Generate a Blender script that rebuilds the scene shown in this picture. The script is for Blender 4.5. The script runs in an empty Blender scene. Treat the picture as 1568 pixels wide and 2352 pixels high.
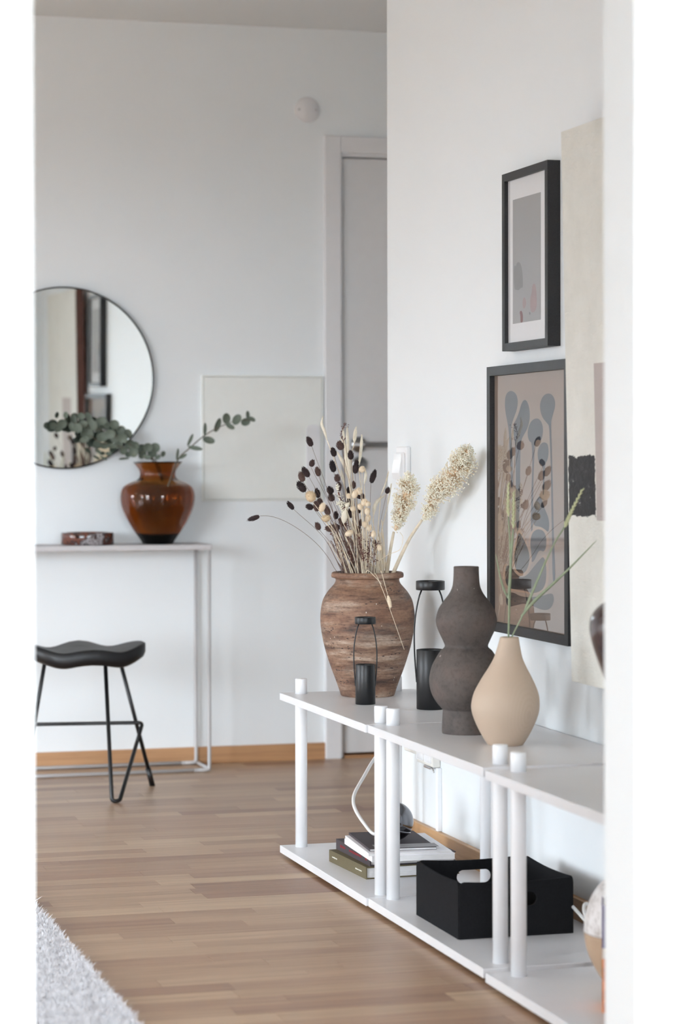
import bpy, bmesh, math, random
from mathutils import Vector, Matrix, Euler
C = bpy.context.scene.collection
S = bpy.context.scene
R = math.radians
random.seed(11)

# ---------------------------------------------------------------- camera
cd = bpy.data.cameras.new('camera'); cam = bpy.data.objects.new('camera', cd); C.objects.link(cam)
cd.sensor_fit = 'VERTICAL'; cd.sensor_height = 36; cd.sensor_width = 24; cd.lens = 85.0
cd.shift_y = -126 / 2352
cam.matrix_world = Matrix.Translation((0, 0, 1.02)) @ Matrix.Rotation(R(-15.92), 4, 'Z') @ Matrix.Rotation(R(90), 4, 'X') @ Matrix.Rotation(-0.0017, 4, 'Z')
cd.clip_start = .05
cd.dof.use_dof = True; cd.dof.focus_distance = 5.75; cd.dof.aperture_fstop = 3.6
S.camera = cam
# ---------------------------------------------------------------- light
w = bpy.data.worlds.new('sky'); S.world = w; w.use_nodes = True
wn = w.node_tree.nodes; bgn = wn['Background']; bgn.inputs[1].default_value = 3.0
# overcast sky: brighter towards the zenith, dull ground below the horizon
_tc = wn.new('ShaderNodeTexCoord'); _sp = wn.new('ShaderNodeSeparateXYZ'); _mr = wn.new('ShaderNodeMapRange'); _cr = wn.new('ShaderNodeValToRGB')
w.node_tree.links.new(_tc.outputs['Generated'], _sp.inputs[0]); w.node_tree.links.new(_sp.outputs[2], _mr.inputs[0]); _mr.inputs[1].default_value = -1
w.node_tree.links.new(_mr.outputs[0], _cr.inputs[0]); w.node_tree.links.new(_cr.outputs[0], bgn.inputs[0])
_e = _cr.color_ramp.elements
_e[0].position = 0; _e[0].color = (.055, .054, .052, 1); _e[1].position = 1; _e[1].color = (.90, .975, 1.065, 1)
for _p, _c in ((.49, .06), (.51, .5), (.625, .66), (.75, .8)):
    _x = _e.new(_p); _x.color = (_c*.90, _c*.975, _c*1.065, 1)
def portal(loc, rot, sx, sy):
    l = bpy.data.lights.new('window_daylight', 'AREA'); l.shape = 'RECTANGLE'; l.size = sx; l.size_y = sy
    l.cycles.is_portal = True
    o = bpy.data.objects.new('window_daylight', l); C.objects.link(o); o.location = loc; o.rotation_euler = rot
WIN_L = [(5.3, 6.1), (6.6, 7.75)]      # windows of the left wall: y ranges
WZ0, WZ1 = .06, 2.15; LZ1 = 1.72
for a, b in WIN_L: portal((-4.67, (a+b)/2, (WZ0+LZ1)/2), (R(90), 0, R(-90)), b-a, LZ1-WZ0)
FILL_X0, FILL_X1 = -2.9, -.70                               # unseen window, added in the front wall to brighten the far wall
portal(((FILL_X0+FILL_X1)/2, 3.35, (WZ0+WZ1)/2), (R(90), 0, 0), FILL_X1-FILL_X0, WZ1-WZ0)  # portal of the added front window
BX0, BX1, BZ0, BZ1 = -.35, 2.0, .6, 2.1
portal(((BX0+BX1)/2, -.97, (BZ0+BZ1)/2), (R(90), 0, 0), BX1-BX0, BZ1-BZ0)
S.view_settings.view_transform = 'Standard'; S.view_settings.look = 'None'; S.view_settings.gamma = 1
S.view_settings.use_curve_mapping = False
S.view_settings.exposure = 4.03
S.cycles.max_bounces = 14; S.cycles.diffuse_bounces = 8; S.cycles.glossy_bounces = 6; S.cycles.transmission_bounces = 10; S.cycles.transparent_max_bounces = 16
S.cycles.caustics_refractive = False; S.cycles.caustics_reflective = False

# ---------------------------------------------------------------- helpers
def lin(c):
    return tuple(((v/255)/12.92 if v <= 10 else ((v/255+.055)/1.055)**2.4) for v in c) + (1,)
class NT:
    def __init__(s, name):
        s.m = bpy.data.materials.new(name); s.m.use_nodes = True
        s.t = s.m.node_tree; s.n = s.t.nodes; s.b = s.n['Principled BSDF']; s.out = s.n['Material Output']
    def new(s, typ, **kw):
        n = s.n.new('ShaderNode'+typ)
        for k, v in kw.items():
            if k in n.inputs: n.inputs[k].default_value = v
            else: setattr(n, k, v)
        return n
    def link(s, a, b): s.t.links.new(a, b)
    def coords(s, kind='Object', scale=(1, 1, 1)):
        if kind == 'Position': o = s.new('NewGeometry').outputs['Position']
        else: o = s.new('TexCoord').outputs[kind]
        mp = s.new('Mapping'); mp.inputs['Scale'].default_value = scale; s.link(o, mp.inputs['Vector']); return mp.outputs[0]
    def noise(s, vec, scale, detail=4, rough=.55):
        n = s.new('TexNoise'); n.inputs['Scale'].default_value = scale; n.inputs['Detail'].default_value = detail; n.inputs['Roughness'].default_value = rough
        s.link(vec, n.inputs['Vector']); return n.outputs[0]
    def ramp(s, fac, stops):
        r = s.new('ValToRGB'); e = r.color_ramp.elements
        e[0].position, e[0].color = stops[0]; e[1].position, e[1].color = stops[-1]
        for p, c in stops[1:-1]:
            x = e.new(p); x.color = c
        s.link(fac, r.inputs[0]); return r.outputs[0]
    def mix(s, f, a, b, mode='MIX'):
        m = s.new('MixRGB', blend_type=mode)
        for i, v in enumerate((f, a, b)):
            if hasattr(v, 'type') and hasattr(v, 'links'): s.link(v, m.inputs[i])
            elif i == 0: m.inputs[0].default_value = v
            else: m.inputs[i].default_value = v
        return m.outputs[0]
    def math(s, op, a, b=0, c=None):
        m = s.new('Math', operation=op)
        for i, v in enumerate((a, b) if c is None else (a, b, c)):
            if hasattr(v, 'links'): s.link(v, m.inputs[i])
            else: m.inputs[i].default_value = v
        return m.outputs[0]
    def bump(s, h, strength=.2, dist=.002):
        b = s.new('Bump'); b.inputs['Strength'].default_value = strength; b.inputs['Distance'].default_value = dist
        s.link(h, b.inputs['Height']); s.link(b.outputs[0], s.b.inputs['Normal'])
def mat(name, rgb, rough=.5, metal=0, var=.06, vscale=30, bump=0, bdist=.001, coat=0, scale=(1, 1, 1), spec=.5):
    q = NT(name); c = lin(rgb)
    v = q.coords('Object', scale)
    n = q.noise(v, vscale)
    lo = tuple(x*(1-var) for x in c[:3])+(1,); hi = tuple(min(1, x*(1+var)) for x in c[:3])+(1,)
    q.link(q.ramp(n, [(.3, lo), (.7, hi)]), q.b.inputs['Base Color'])
    q.b.inputs['Roughness'].default_value = rough; q.b.inputs['Metallic'].default_value = metal
    q.b.inputs['Specular IOR Level'].default_value = spec
    if coat: q.b.inputs['Coat Weight'].default_value = coat
    if bump: q.bump(q.noise(v, vscale*3, 5), bump, bdist)
    return q.m
class MB:
    """collects shapes, links them as ONE mesh object"""
    def __init__(s): s.v = []; s.f = []; s.mi = []; s.sm = []
    def add(s, vs, fs, mi=0, smooth=False):
        b = len(s.v); s.v += [tuple(p) for p in vs]
        for f in fs: s.f.append(tuple(i+b for i in f)); s.mi.append(mi); s.sm.append(smooth)
        return s
    def box(s, x0, x1, y0, y1, z0, z1, bev=0, mi=0, M=None):
        bm = bmesh.new(); bmesh.ops.create_cube(bm, size=1)
        for p in bm.verts: p.co = ((x0+x1)/2+p.co.x*(x1-x0), (y0+y1)/2+p.co.y*(y1-y0), (z0+z1)/2+p.co.z*(z1-z0))
        if bev: bmesh.ops.bevel(bm, geom=bm.edges[:], offset=bev, segments=2, affect='EDGES', profile=.5)
        if M is not None: bm.transform(M)
        bm.verts.index_update()
        s.add([p.co[:] for p in bm.verts], [[q.index for q in f.verts] for f in bm.faces], mi, False); bm.free(); return s
    def lathe(s, prof, seg=48, mi=0, cap0=True, cap1=False, off=None, at=(0, 0, 0), smooth=True, ribs=None, M=None):
        vs = []; fs = []; n = len(prof)
        for k, (r, z) in enumerate(prof):
            ox, oy = off(z) if off else (0, 0)
            for i in range(seg):
                a = 2*math.pi*i/seg; rr = r*(1+(ribs(a, k/n) if ribs else 0))
                vs.append((at[0]+ox+rr*math.cos(a), at[1]+oy+rr*math.sin(a), at[2]+z))
        for k in range(n-1):
            for i in range(seg):
                j = (i+1) % seg; fs.append((k*seg+i, k*seg+j, (k+1)*seg+j, (k+1)*seg+i))
        if cap0: fs.append(tuple(reversed(range(seg))))
        if cap1: fs.append(tuple(range((n-1)*seg, n*seg)))
        if M is not None: vs = [M @ Vector(p) for p in vs]
        return s.add(vs, fs, mi, smooth)
    def tube(s, pts, rad, seg=8, mi=0, smooth=True, caps=True):
        pts = [Vector(p) for p in pts]; n = len(pts)
        rads = rad if isinstance(rad, (list, tuple)) else [rad]*n
        vs = []; fs = []; up = None
        for k in range(n):
            t = (pts[min(k+1, n-1)]-pts[max(k-1, 0)])
            if t.length < 1e-9: t = Vector((0, 0, 1))
            t.normalize()
            if up is None: up = Vector((1, 0, 0)) if abs(t.x) < .8 else Vector((0, 1, 0))
            a = t.cross(up)
            if a.length < 1e-6: a = t.orthogonal()
            a.normalize(); b = a.cross(t); b.normalize(); up = b.cross(t)*-1 if False else b
            up = a.cross(t)*-1 if False else up
            for i in range(seg):
                an = 2*math.pi*i/seg; vs.append(pts[k]+(a*math.cos(an)+b*math.sin(an))*rads[k])
        for k in range(n-1):
            for i in range(seg):
                j = (i+1) % seg; fs.append((k*seg+i, (k+1)*seg+i, (k+1)*seg+j, k*seg+j))
        if caps: fs.append(tuple(range(seg))); fs.append(tuple(reversed(range((n-1)*seg, n*seg))))
        return s.add(vs, fs, mi, smooth)
    def ball(s, c, r, sub=2, mi=0, sx=1, sy=1, sz=1):
        bm = bmesh.new(); bmesh.ops.create_icosphere(bm, subdivisions=sub, radius=r)
        bm.verts.index_update()
        s.add([(c[0]+p.co.x*sx, c[1]+p.co.y*sy, c[2]+p.co.z*sz) for p in bm.verts], [[q.index for q in f.verts] for f in bm.faces], mi, True); bm.free(); return s
    def prism(s, poly, h, M, mi=0):
        n = len(poly); vs = [M @ Vector((x, y, 0)) for x, y in poly]+[M @ Vector((x, y, h)) for x, y in poly]
        fs = [tuple(range(n, 2*n)), tuple(reversed(range(n)))]+[(i, (i+1) % n, n+(i+1) % n, n+i) for i in range(n)]
        return s.add(vs, fs, mi)
    def mesh(s, name, mats):
        m = bpy.data.meshes.new(name); m.from_pydata(s.v, [], s.f)
        for x in (mats if isinstance(mats, (list, tuple)) else [mats]): m.materials.append(x)
        m.polygons.foreach_set('material_index', s.mi); m.polygons.foreach_set('use_smooth', s.sm); m.update(); return m
    def build(s, name, mats, parent=None, M=None):
        return link(name, s.mesh(name, mats), parent, M)
def link(name, mesh, parent=None, M=None):
    o = bpy.data.objects.new(name, mesh); C.objects.link(o)
    if M is not None: o.matrix_basis = M
    if parent is not None:
        o.parent = parent
        o.matrix_parent_inverse = Matrix.Translation(parent.location).inverted() if parent.rotation_euler[:] == (0, 0, 0) else parent.matrix_basis.inverted()
    return o
def tag(o, label, cat, group=None, kind=None):
    o['label'] = label; o['category'] = cat
    if group: o['group'] = group
    if kind: o['kind'] = kind
    return o
def thing(name, label, cat, loc, group=None):
    o = bpy.data.objects.new(name, None); C.objects.link(o); o.location = loc; o.empty_display_size = .05
    return tag(o, label, cat, group)
def struct(o, label=None):
    o['kind'] = 'structure'
    if label: o['label'] = label
    return o
def spline(pts, n=6):
    P = [Vector(p) for p in pts]; out = []
    if len(P) < 3: return [P[0].lerp(P[-1], i/n) for i in range(n+1)]
    P = [P[0]*2-P[1]]+P+[P[-1]*2-P[-2]]
    for k in range(1, len(P)-2):
        for i in range(n):
            t = i/n; a, b, c, d = P[k-1:k+3]
            out.append(.5*((2*b)+(c-a)*t+(2*a-5*b+4*c-d)*t*t+(3*b-a-3*c+d)*t**3))
    out.append(P[-2]); return out
def fillet(pts, r, n=5):
    P = [Vector(p) for p in pts]; out = [P[0]]
    for k in range(1, len(P)-1):
        a = (P[k-1]-P[k]); b = (P[k+1]-P[k]); d = min(r, a.length*.49, b.length*.49)
        A = P[k]+a.normalized()*d; B = P[k]+b.normalized()*d
        for i in range(n+1):
            t = i/n; out.append(A*(1-t)**2+P[k]*2*t*(1-t)+B*t*t)
    out.append(P[-1]); return out
def aim(d, up=Vector((0, 0, 1))):
    return Vector(d).to_track_quat('Z', 'Y').to_matrix().to_4x4()

# ---------------------------------------------------------------- materials
M = {}
def wall_mat(name, rgb):
    q = NT(name); c = lin(rgb); v = q.coords('Position')
    n = q.noise(v, 1.1, 3)
    q.link(q.ramp(n, [(.3, tuple(x*.985 for x in c[:3])+(1,)), (.7, c)]), q.b.inputs['Base Color'])
    q.b.inputs['Roughness'].default_value = .55; q.b.inputs['Specular IOR Level'].default_value = .3
    q.bump(q.noise(v, 160, 3), .04, .001); return q.m
M['wall'] = wall_mat('white_wall_paint', (238, 242, 244))
M['ceil'] = wall_mat('ceiling_paint', (228, 230, 230))
M['trim'] = mat('white_gloss_trim', (230, 230, 232), .35, var=.01)
M['door'] = mat('door_paint', (226, 226, 227), .4, var=.01)
M['white'] = mat('white_lacquer', (226, 226, 228), .32, var=.01)
M['whitepost'] = mat('white_post_lacquer', (240, 241, 243), .3, var=.01)
M['black'] = mat('black_powder_coat', (17, 17, 19), .38, var=.1, bump=.05)
M['blackgloss'] = mat('black_stool_lacquer', (20, 20, 22), .42, var=.1, spec=.45)
M['steel'] = mat('brushed_steel', (150, 150, 150), .3, 1, var=.05)
M['chrome'] = mat('chrome', (128, 128, 132), .05, 1, var=.01)
M['cliphrome'] = mat('bright_clip_steel', (225, 225, 226), .25, 1, var=.02)
M['darkreflection'] = mat('dark_reflection_chrome', (70, 66, 66), .08, 1, var=.01)  # chrome with the dark reflection of its surroundings put into the colour
M['darkgap'] = mat('dark_gap', (40, 36, 34), .9)
M['underfloor'] = mat('brown_joint', (112, 88, 70), .8)
M['mirror'] = mat('mirror_silver', (236, 240, 239), .01, 1, var=0)
M['greymetal'] = mat('light_grey_metal', (190, 188, 188), .45, var=.02)
M['greytop'] = mat('grey_table_lacquer', (200, 197, 198), .5, var=.02)
M['cable'] = mat('white_cable_sheath', (232, 231, 228), .5, var=.02)
M['plastic'] = mat('white_plastic', (244, 244, 245), .3, var=.01)
M['cabpaint'] = mat('off_white_cabinet_enamel', (238, 240, 236), .4, var=.01)
M['cream'] = mat('cream_plastic', (232, 229, 222), .4, var=.01)
M['paper'] = mat('page_edges', (228, 227, 226), .8, var=.12, vscale=60, scale=(1, 1, 40))
M['whitecover'] = mat('white_magazine_cover', (236, 235, 238), .4, var=.02)
M['olive'] = mat('olive_cloth_cover', (98, 88, 62), .7, var=.1, vscale=400, bump=.1)
M['darkcover'] = mat('charcoal_cloth_cover', (66, 58, 62), .7, var=.1, vscale=400, bump=.1)
M['redink'] = mat('red_ink', (150, 40, 48), .6)
M['whiteink'] = mat('white_ink', (232, 230, 220), .6)
M['greyink'] = mat('grey_ink', (150, 150, 152), .6)
M['felt'] = mat('black_felt', (28, 28, 30), .95, var=.2, vscale=200, bump=.5, spec=.15)
M['frame'] = mat('black_stained_oak', (36, 36, 38), .5, var=.35, vscale=25, scale=(12, 12, 12), bump=.1)
M['mat_white'] = mat('picture_mount', (240, 238, 240), .8, var=.01)
M['print_grey'] = mat('grey_print_ink', (156, 155, 157), .7, var=.04, vscale=4)
M['ink_a'] = mat('mid_grey_ink', (122, 120, 121), .7, var=.06)
M['ink_b'] = mat('rose_ink', (158, 130, 132), .7, var=.08)
M['ink_c'] = mat('maroon_ink', (104, 14, 20), .7)
M['ink_d'] = mat('dark_ink', (90, 86, 90), .7)
M['p_bg'] = mat('taupe_print_ground', (146, 126, 112), .7, var=.04, vscale=6)
M['p_blue'] = mat('slate_blue_ink', (52, 58, 68), .7, var=.05)
M['p_tan'] = mat('tan_ink', (160, 130, 108), .7, var=.05)
M['p_dark'] = mat('umber_ink', (44, 35, 32), .7, var=.4, vscale=60, scale=(1, 4, 1))
M['p_slate'] = mat('dark_slate_ink', (46, 46, 52), .7, var=.3, vscale=60, scale=(1, 4, 1))
M['brownedge'] = mat('raw_brown_edge', (104, 70, 62), .8, var=.25, vscale=14)
M['straw'] = mat('pale_straw', (226, 213, 190), .8, var=.15, vscale=60)
M['brownstalk'] = mat('brown_stalk', (118, 94, 84), .8, var=.35, vscale=40)
def seedmat():
    q = NT('dark_seed_scales'); oi = q.new('ObjectInfo'); n = q.noise(q.coords('Object'), 9, 4)
    c = q.ramp(oi.outputs['Random'], [(0, lin((44, 32, 33))), (.55, lin((54, 38, 38))), (.85, lin((84, 62, 58))), (1, lin((104, 80, 72)))])
    q.link(q.mix(.8, c, q.ramp(n, [(.35, (.6, .6, .6, 1)), (.65, (1.3, 1.3, 1.3, 1))]), 'MULTIPLY'), q.b.inputs['Base Color']); q.b.inputs['Roughness'].default_value = .8; return q.m
M['darkseed'] = seedmat()
M['bunny'] = mat('cream_fluff', (232, 215, 190), .95, var=.12, vscale=120)
M['tanfluff'] = mat('tan_fluff', (212, 190, 158), .95, var=.12, vscale=120)
M['tail'] = mat('cream_tail_bristle', (232, 224, 206), .95, var=.1, vscale=150, bump=.4)
M['grain'] = mat('sorghum_grain', (252, 244, 228), .7, var=.1, vscale=200)
M['husk'] = mat('sorghum_husk', (238, 212, 178), .8, var=.15, vscale=100)
M['wisp'] = mat('purple_wisp', (112, 72, 66), .9, var=.3, vscale=120)
M['euc'] = mat('eucalyptus_leaf', (100, 110, 97), .55, var=.22, vscale=30)
M['eucstem'] = mat('eucalyptus_stem', (96, 88, 74), .7, var=.2)
M['wheat'] = mat('green_wheat', (196, 200, 160), .8, var=.12, vscale=150)
M['wheatleaf'] = mat('wheat_leaf', (146, 158, 130), .7, var=.15, vscale=40)
M['pile'] = mat('rug_pile', (217, 215, 217), .95, var=.05, vscale=25)
M['purple'] = mat('purple_cover', (106, 98, 150), .5, var=.2, vscale=40)
M['orange'] = mat('orange_cover', (226, 136, 72), .5, var=.3, vscale=60)
M['palepink'] = mat('pale_cover', (232, 220, 212), .6)
M['tanglaze'] = mat('tan_stoneware', (186, 160, 134), .7, var=.06, vscale=20)
def wood(name, cols, axis, rnd=True, rough=.38):
    q = NT(name)
    sc = {'x': (1.2, 26, 26), 'y': (26, 1.2, 26)}[axis]
    pos = q.new('NewGeometry')
    oi = q.new('ObjectInfo')
    r = q.math('FRACT', q.math('ADD', pos.outputs['Random Per Island'], oi.outputs['Random']))
    vm = q.new('VectorMath', operation='SCALE'); q.link(pos.outputs['Position'], vm.inputs[0]); vm.inputs['Scale'].default_value = 1
    off = q.new('CombineXYZ')
    for i in range(3): q.link(q.math('MULTIPLY', r, (7.3, 3.1, 1.7)[i]), off.inputs[i])
    ad = q.new('VectorMath', operation='ADD'); q.link(vm.outputs[0], ad.inputs[0]); q.link(off.outputs[0], ad.inputs[1])
    mp = q.new('Mapping'); mp.inputs['Scale'].default_value = sc; q.link(ad.outputs[0], mp.inputs[0])
    n = q.noise(mp.outputs[0], 2.6, 6, .62)
    base = q.ramp(r, [(i/(len(cols)-1), lin(c)) for i, c in enumerate(cols)])
    g = q.ramp(n, [(.28, (.70, .66, .62, 1)), (.55, (1, 1, 1, 1)), (.8, (1.12, 1.12, 1.12, 1))])
    q.link(q.mix(.85, base, g, 'MULTIPLY'), q.b.inputs['Base Color'])
    q.b.inputs['Roughness'].default_value = rough
    q.bump(n, .06, .001); return q.m
M['stave'] = wood('oak_parquet', [(160, 127, 102), (172, 141, 114), (184, 155, 126), (176, 146, 118), (150, 115, 92), (180, 150, 122), (194, 167, 137), (168, 134, 108)], 'x')
M['skirt_x'] = wood('oak_skirting', [(186, 140, 100), (190, 146, 106)], 'x')
M['skirt_y'] = wood('oak_skirting_side', [(192, 150, 106), (196, 156, 112)], 'y')
def glass_thin(name, rough=0.0, k=1.0):
    q = NT(name); ge = q.new('NewGeometry'); dt = q.new('VectorMath', operation='DOT_PRODUCT'); q.link(ge.outputs['Normal'], dt.inputs[0]); q.link(ge.outputs['Incoming'], dt.inputs[1])
    fr = q.math('MULTIPLY_ADD', q.math('POWER', q.math('SUBTRACT', 1, q.math('ABSOLUTE', dt.outputs['Value'])), 5), .96*k, .04*k); fr = q.math('DIVIDE', q.math('MULTIPLY', fr, 2), q.math('ADD', fr, 1)) if k != 1 else fr; tr = q.new('BsdfTransparent'); gl = q.new('BsdfGlossy'); gl.inputs['Roughness'].default_value = rough
    mx = q.new('MixShader'); q.link(fr, mx.inputs[0]); q.link(tr.outputs[0], mx.inputs[1]); q.link(gl.outputs[0], mx.inputs[2])
    v = q.coords('Object'); n = q.noise(v, 3); q.link(q.ramp(n, [(0, (.97, .98, .98, 1)), (1, (.99, 1, 1, 1))]), tr.inputs[0])
    q.n.remove(q.b); q.link(mx.outputs[0], q.out.inputs[0]); return q.m
M['pane'] = glass_thin('window_glass')
M['artglass'] = glass_thin('picture_glass', 0, .999)
def amber():
    q = NT('amber_glass'); v = q.coords('Object'); n = q.noise(v, 5)
    q.link(q.ramp(n, [(.3, (.90, .80, .62, 1)), (.7, (.94, .84, .66, 1))]), q.b.inputs['Base Color'])
    q.b.inputs['Transmission Weight'].default_value = 1; q.b.inputs['Roughness'].default_value = .02; q.b.inputs['IOR'].default_value = 1.45
    ab = q.new('VolumeAbsorption'); ab.inputs['Color'].default_value = (.80, .51, .08, 1); ab.inputs['Density'].default_value = 480
    q.link(ab.outputs[0], q.out.inputs['Volume']); return q.m
M['amber'] = amber()
def marble(name, cols, scale):
    q = NT(name); v = q.coords('Object'); n = q.noise(v, scale, 6, .7)
    q.link(q.ramp(n, [(.32+.36*i/(len(cols)-1), lin(c)) for i, c in enumerate(cols)]), q.b.inputs['Base Color']); q.b.inputs['Roughness'].default_value = .08
    return q.m
M['tortoise'] = marble('tortoiseshell_glass', [(34, 26, 26), (48, 34, 32), (120, 74, 60), (52, 40, 40), (176, 170, 172), (40, 30, 30)], 14)
def pot():
    q = NT('weathered_terracotta'); v = q.coords('Object', (2.2, 2.2, 17))
    w1 = q.noise(v, 2.0, 7, .66); w2 = q.noise(q.coords('Object', (2.4, 2.4, 7)), 2.4, 4, .6); w3 = q.noise(q.coords('Object', (5, 5, 60)), 3, 6, .7)
    w0 = q.noise(q.coords('Object', (1.3, 1.3, 5.5)), 2.1, 3, .55)
    a = q.ramp(w1, [(.34, lin((70, 54, 49))), (.44, lin((112, 84, 68))), (.52, lin((144, 115, 95))), (.60, lin((172, 150, 132))), (.70, lin((192, 174, 158)))])
    b = q.ramp(w2, [(.38, lin((66, 53, 50))), (.48, lin((120, 87, 68))), (.58, lin((144, 111, 89))), (.66, lin((168, 146, 128)))])
    c = q.mix(q.ramp(w0, [(.42, (0, 0, 0, 1)), (.58, (1, 1, 1, 1))]), a, b)
    st = q.ramp(w3, [(.34, (.42, .40, .40, 1)), (.44, (.95, .95, .95, 1)), (.56, (1, 1, 1, 1)), (.68, (1.25, 1.25, 1.25, 1))])
    c = q.mix(.9, c, st, 'MULTIPLY')
    c = q.mix(.8, c, q.ramp(q.noise(q.coords('Object', (1, 1, 2.2)), 110, 4, .7), [(.32, (.62, .60, .60, 1)), (.5, (1, 1, 1, 1)), (.7, (1.2, 1.2, 1.2, 1))]), 'MULTIPLY')
    vo = q.new('TexVoronoi'); vo.inputs['Scale'].default_value = 105; q.link(q.coords('Object', (.75, .75, 1.9)), vo.inputs['Vector'])
    msk = q.noise(q.coords('Object', (1, 1, 5)), 9, 3)
    pit = q.math('MULTIPLY', q.math('LESS_THAN', vo.outputs['Distance'], .27), q.math('GREATER_THAN', msk, .57))
    c = q.mix(pit, c, lin((62, 46, 42)))
    sp = q.new('TexVoronoi'); sp.inputs['Scale'].default_value = 70; q.link(q.coords('Object', (1, 1, .6)), sp.inputs['Vector'])
    spk = q.math('MULTIPLY', q.math('LESS_THAN', sp.outputs['Distance'], .085), q.math('GREATER_THAN', q.noise(q.coords('Object'), 9, 1), .56))
    c = q.mix(spk, c, lin((214, 204, 194)))
    q.link(c, q.b.inputs['Base Color']); q.b.inputs['Roughness'].default_value = .62
    h = q.math('SUBTRACT', q.math('ADD', w1, w3), q.math('MULTIPLY', pit, 1.5)); q.bump(h, .35, .003); return q.m
M['pot'] = pot()
def stoneware():
    q = NT('dark_rough_stoneware'); v = q.coords('Object')
    n = q.noise(v, 14, 6, .65); f = q.noise(v, 130, 3)
    c = q.ramp(n, [(.3, lin((72, 66, 64))), (.5, lin((90, 82, 78))), (.7, lin((102, 88, 82)))])
    c = q.mix(.5, c, q.ramp(f, [(.33, (.6, .6, .6, 1)), (.5, (1, 1, 1, 1)), (.75, (1.1, 1.1, 1.1, 1))]), 'MULTIPLY')
    sp = q.new('TexVoronoi'); sp.inputs['Scale'].default_value = 34; q.link(v, sp.inputs['Vector'])
    c = q.mix(q.math('MULTIPLY', q.math('LESS_THAN', sp.outputs['Distance'], .09), q.math('GREATER_THAN', q.noise(v, 11, 1), .56)), c, lin((168, 156, 152)))
    q.link(c, q.b.inputs['Base Color']); q.b.inputs['Roughness'].default_value = .75; q.bump(f, .25, .002); return q.m
M['stone'] = stoneware()
def beechvase():
    q = NT('beige_turned_wood'); v = q.coords('Object')
    ds = q.new('VectorMath', operation='DISTANCE'); q.link(q.coords('Object', (1.0, 1, .62)), ds.inputs[0]); ds.inputs[1].default_value = (.028, -.060, .043)
    rings = q.math('ADD', q.math('SINE', q.math('MULTIPLY', ds.outputs['Value'], 900)), q.math('MULTIPLY', q.noise(v, 10), 1.6))
    rings = q.math('MULTIPLY', rings, q.ramp(ds.outputs['Value'], [(.010, (1, 1, 1, 1)), (.062, (0, 0, 0, 1))]))
    c = q.ramp(q.math('MULTIPLY_ADD', rings, .2, .5), [(.0, lin((184, 161, 140))), (.5, lin((192, 172, 152))), (1, lin((196, 177, 158)))])
    q.link(c, q.b.inputs['Base Color']); q.b.inputs['Roughness'].default_value = .6; q.bump(rings, .05, .0006); return q.m
M['beige'] = beechvase()
M['darkglaze'] = mat('dark_brown_glaze', (66, 48, 48), .18, var=.2, vscale=10)
def speckleglaze():
    q = NT('white_crackle_glaze'); v = q.coords('Object'); n = q.noise(v, 45, 6, .7)
    q.link(q.ramp(n, [(.3, lin((176, 168, 162))), (.5, lin((226, 222, 220))), (.7, lin((240, 238, 238)))]), q.b.inputs['Base Color']); q.b.inputs['Roughness'].default_value = .4; q.bump(n, .5, .003); return q.m
M['crackle'] = speckleglaze()
def painting():
    # object coordinates of the canvas: y from its far edge towards the camera is -y, z up from its lower edge
    q = NT('plaster_canvas_paint'); v = q.coords('Object')
    n = q.noise(v, 9, 6, .65); f = q.noise(q.coords('Object', (1, 1, 2.2)), 26, 6, .7)
    base = q.ramp(n, [(.3, lin((222, 221, 213))), (.7, lin((234, 233, 226)))])
    sep = q.new('SeparateXYZ'); tc = q.new('TexCoord'); q.link(tc.outputs['Object'], sep.inputs[0])
    wob = q.math('MULTIPLY_ADD', f, .022, -.011)
    yy = q.math('ADD', sep.outputs[1], wob); zz = q.math('ADD', sep.outputs[2], q.math('MULTIPLY', wob, 1.6))
    def inside(y0, y1, z0, z1, a=yy, b=zz):
        m = q.math('MULTIPLY', q.math('GREATER_THAN', a, y0), q.math('LESS_THAN', a, y1))
        return q.math('MULTIPLY', m, q.math('MULTIPLY', q.math('GREATER_THAN', b, z0), q.math('LESS_THAN', b, z1)))
    blk = inside(-.156, -.006, .352, .478)
    blk = q.math('MULTIPLY', blk, q.math('LESS_THAN', f, .665))
    c = q.mix(blk, base, q.ramp(f, [(.3, lin((24, 24, 26))), (.58, lin((40, 40, 44))), (.66, lin((96, 98, 102)))]))
    c = q.mix(inside(-.40, -.160, .345, .668, sep.outputs[1], sep.outputs[2]), c, lin((188, 178, 174)))
    q.link(c, q.b.inputs['Base Color']); q.b.inputs['Roughness'].default_value = .6
    q.bump(q.math('ADD', f, q.math('MULTIPLY', blk, .15)), .7, .010); return q.m
M['painting'] = painting()

# ---------------------------------------------------------------- room shell
W = 1.915; YF = 7.88; H = 2.466
def wall_with_openings_x(name, x0, x1, ya, yb, holes, label):      # wall along y at x0..x1
    m = MB(); y = ya
    for a, b, z0, z1 in holes:
        m.box(x0, x1, y, a, 0, H); m.box(x0, x1, a, b, 0, z0); m.box(x0, x1, a, b, z1, H); y = b
    m.box(x0, x1, y, yb, 0, H)
    return struct(m.build(name, M['wall']), label)
def wall_with_openings_y(name, y0, y1, xa, xb, holes, label, mt='wall'):
    m = MB(); x = xa
    for a, b, z0, z1 in holes:
        m.box(x, a, y0, y1, 0, H)
        if z0 > 0: m.box(a, b, y0, y1, 0, z0)
        m.box(a, b, y0, y1, z1, H); x = b
    m.box(x, xb, y0, y1, 0, H)
    return struct(m.build(name, M[mt]), label)
floor = struct(MB().box(-4.8, 3.75, -1.05, 8.05, -.12, -.006).build('floor', M['underfloor']), 'oak strip parquet floor')
struct(MB().box(-4.8, 3.75, -1.05, 8.05, H, H+.1).build('ceiling', M['ceil']), 'white ceiling')
DX0, DX1, DZ = 2.2425, 3.20, 2.05
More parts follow.
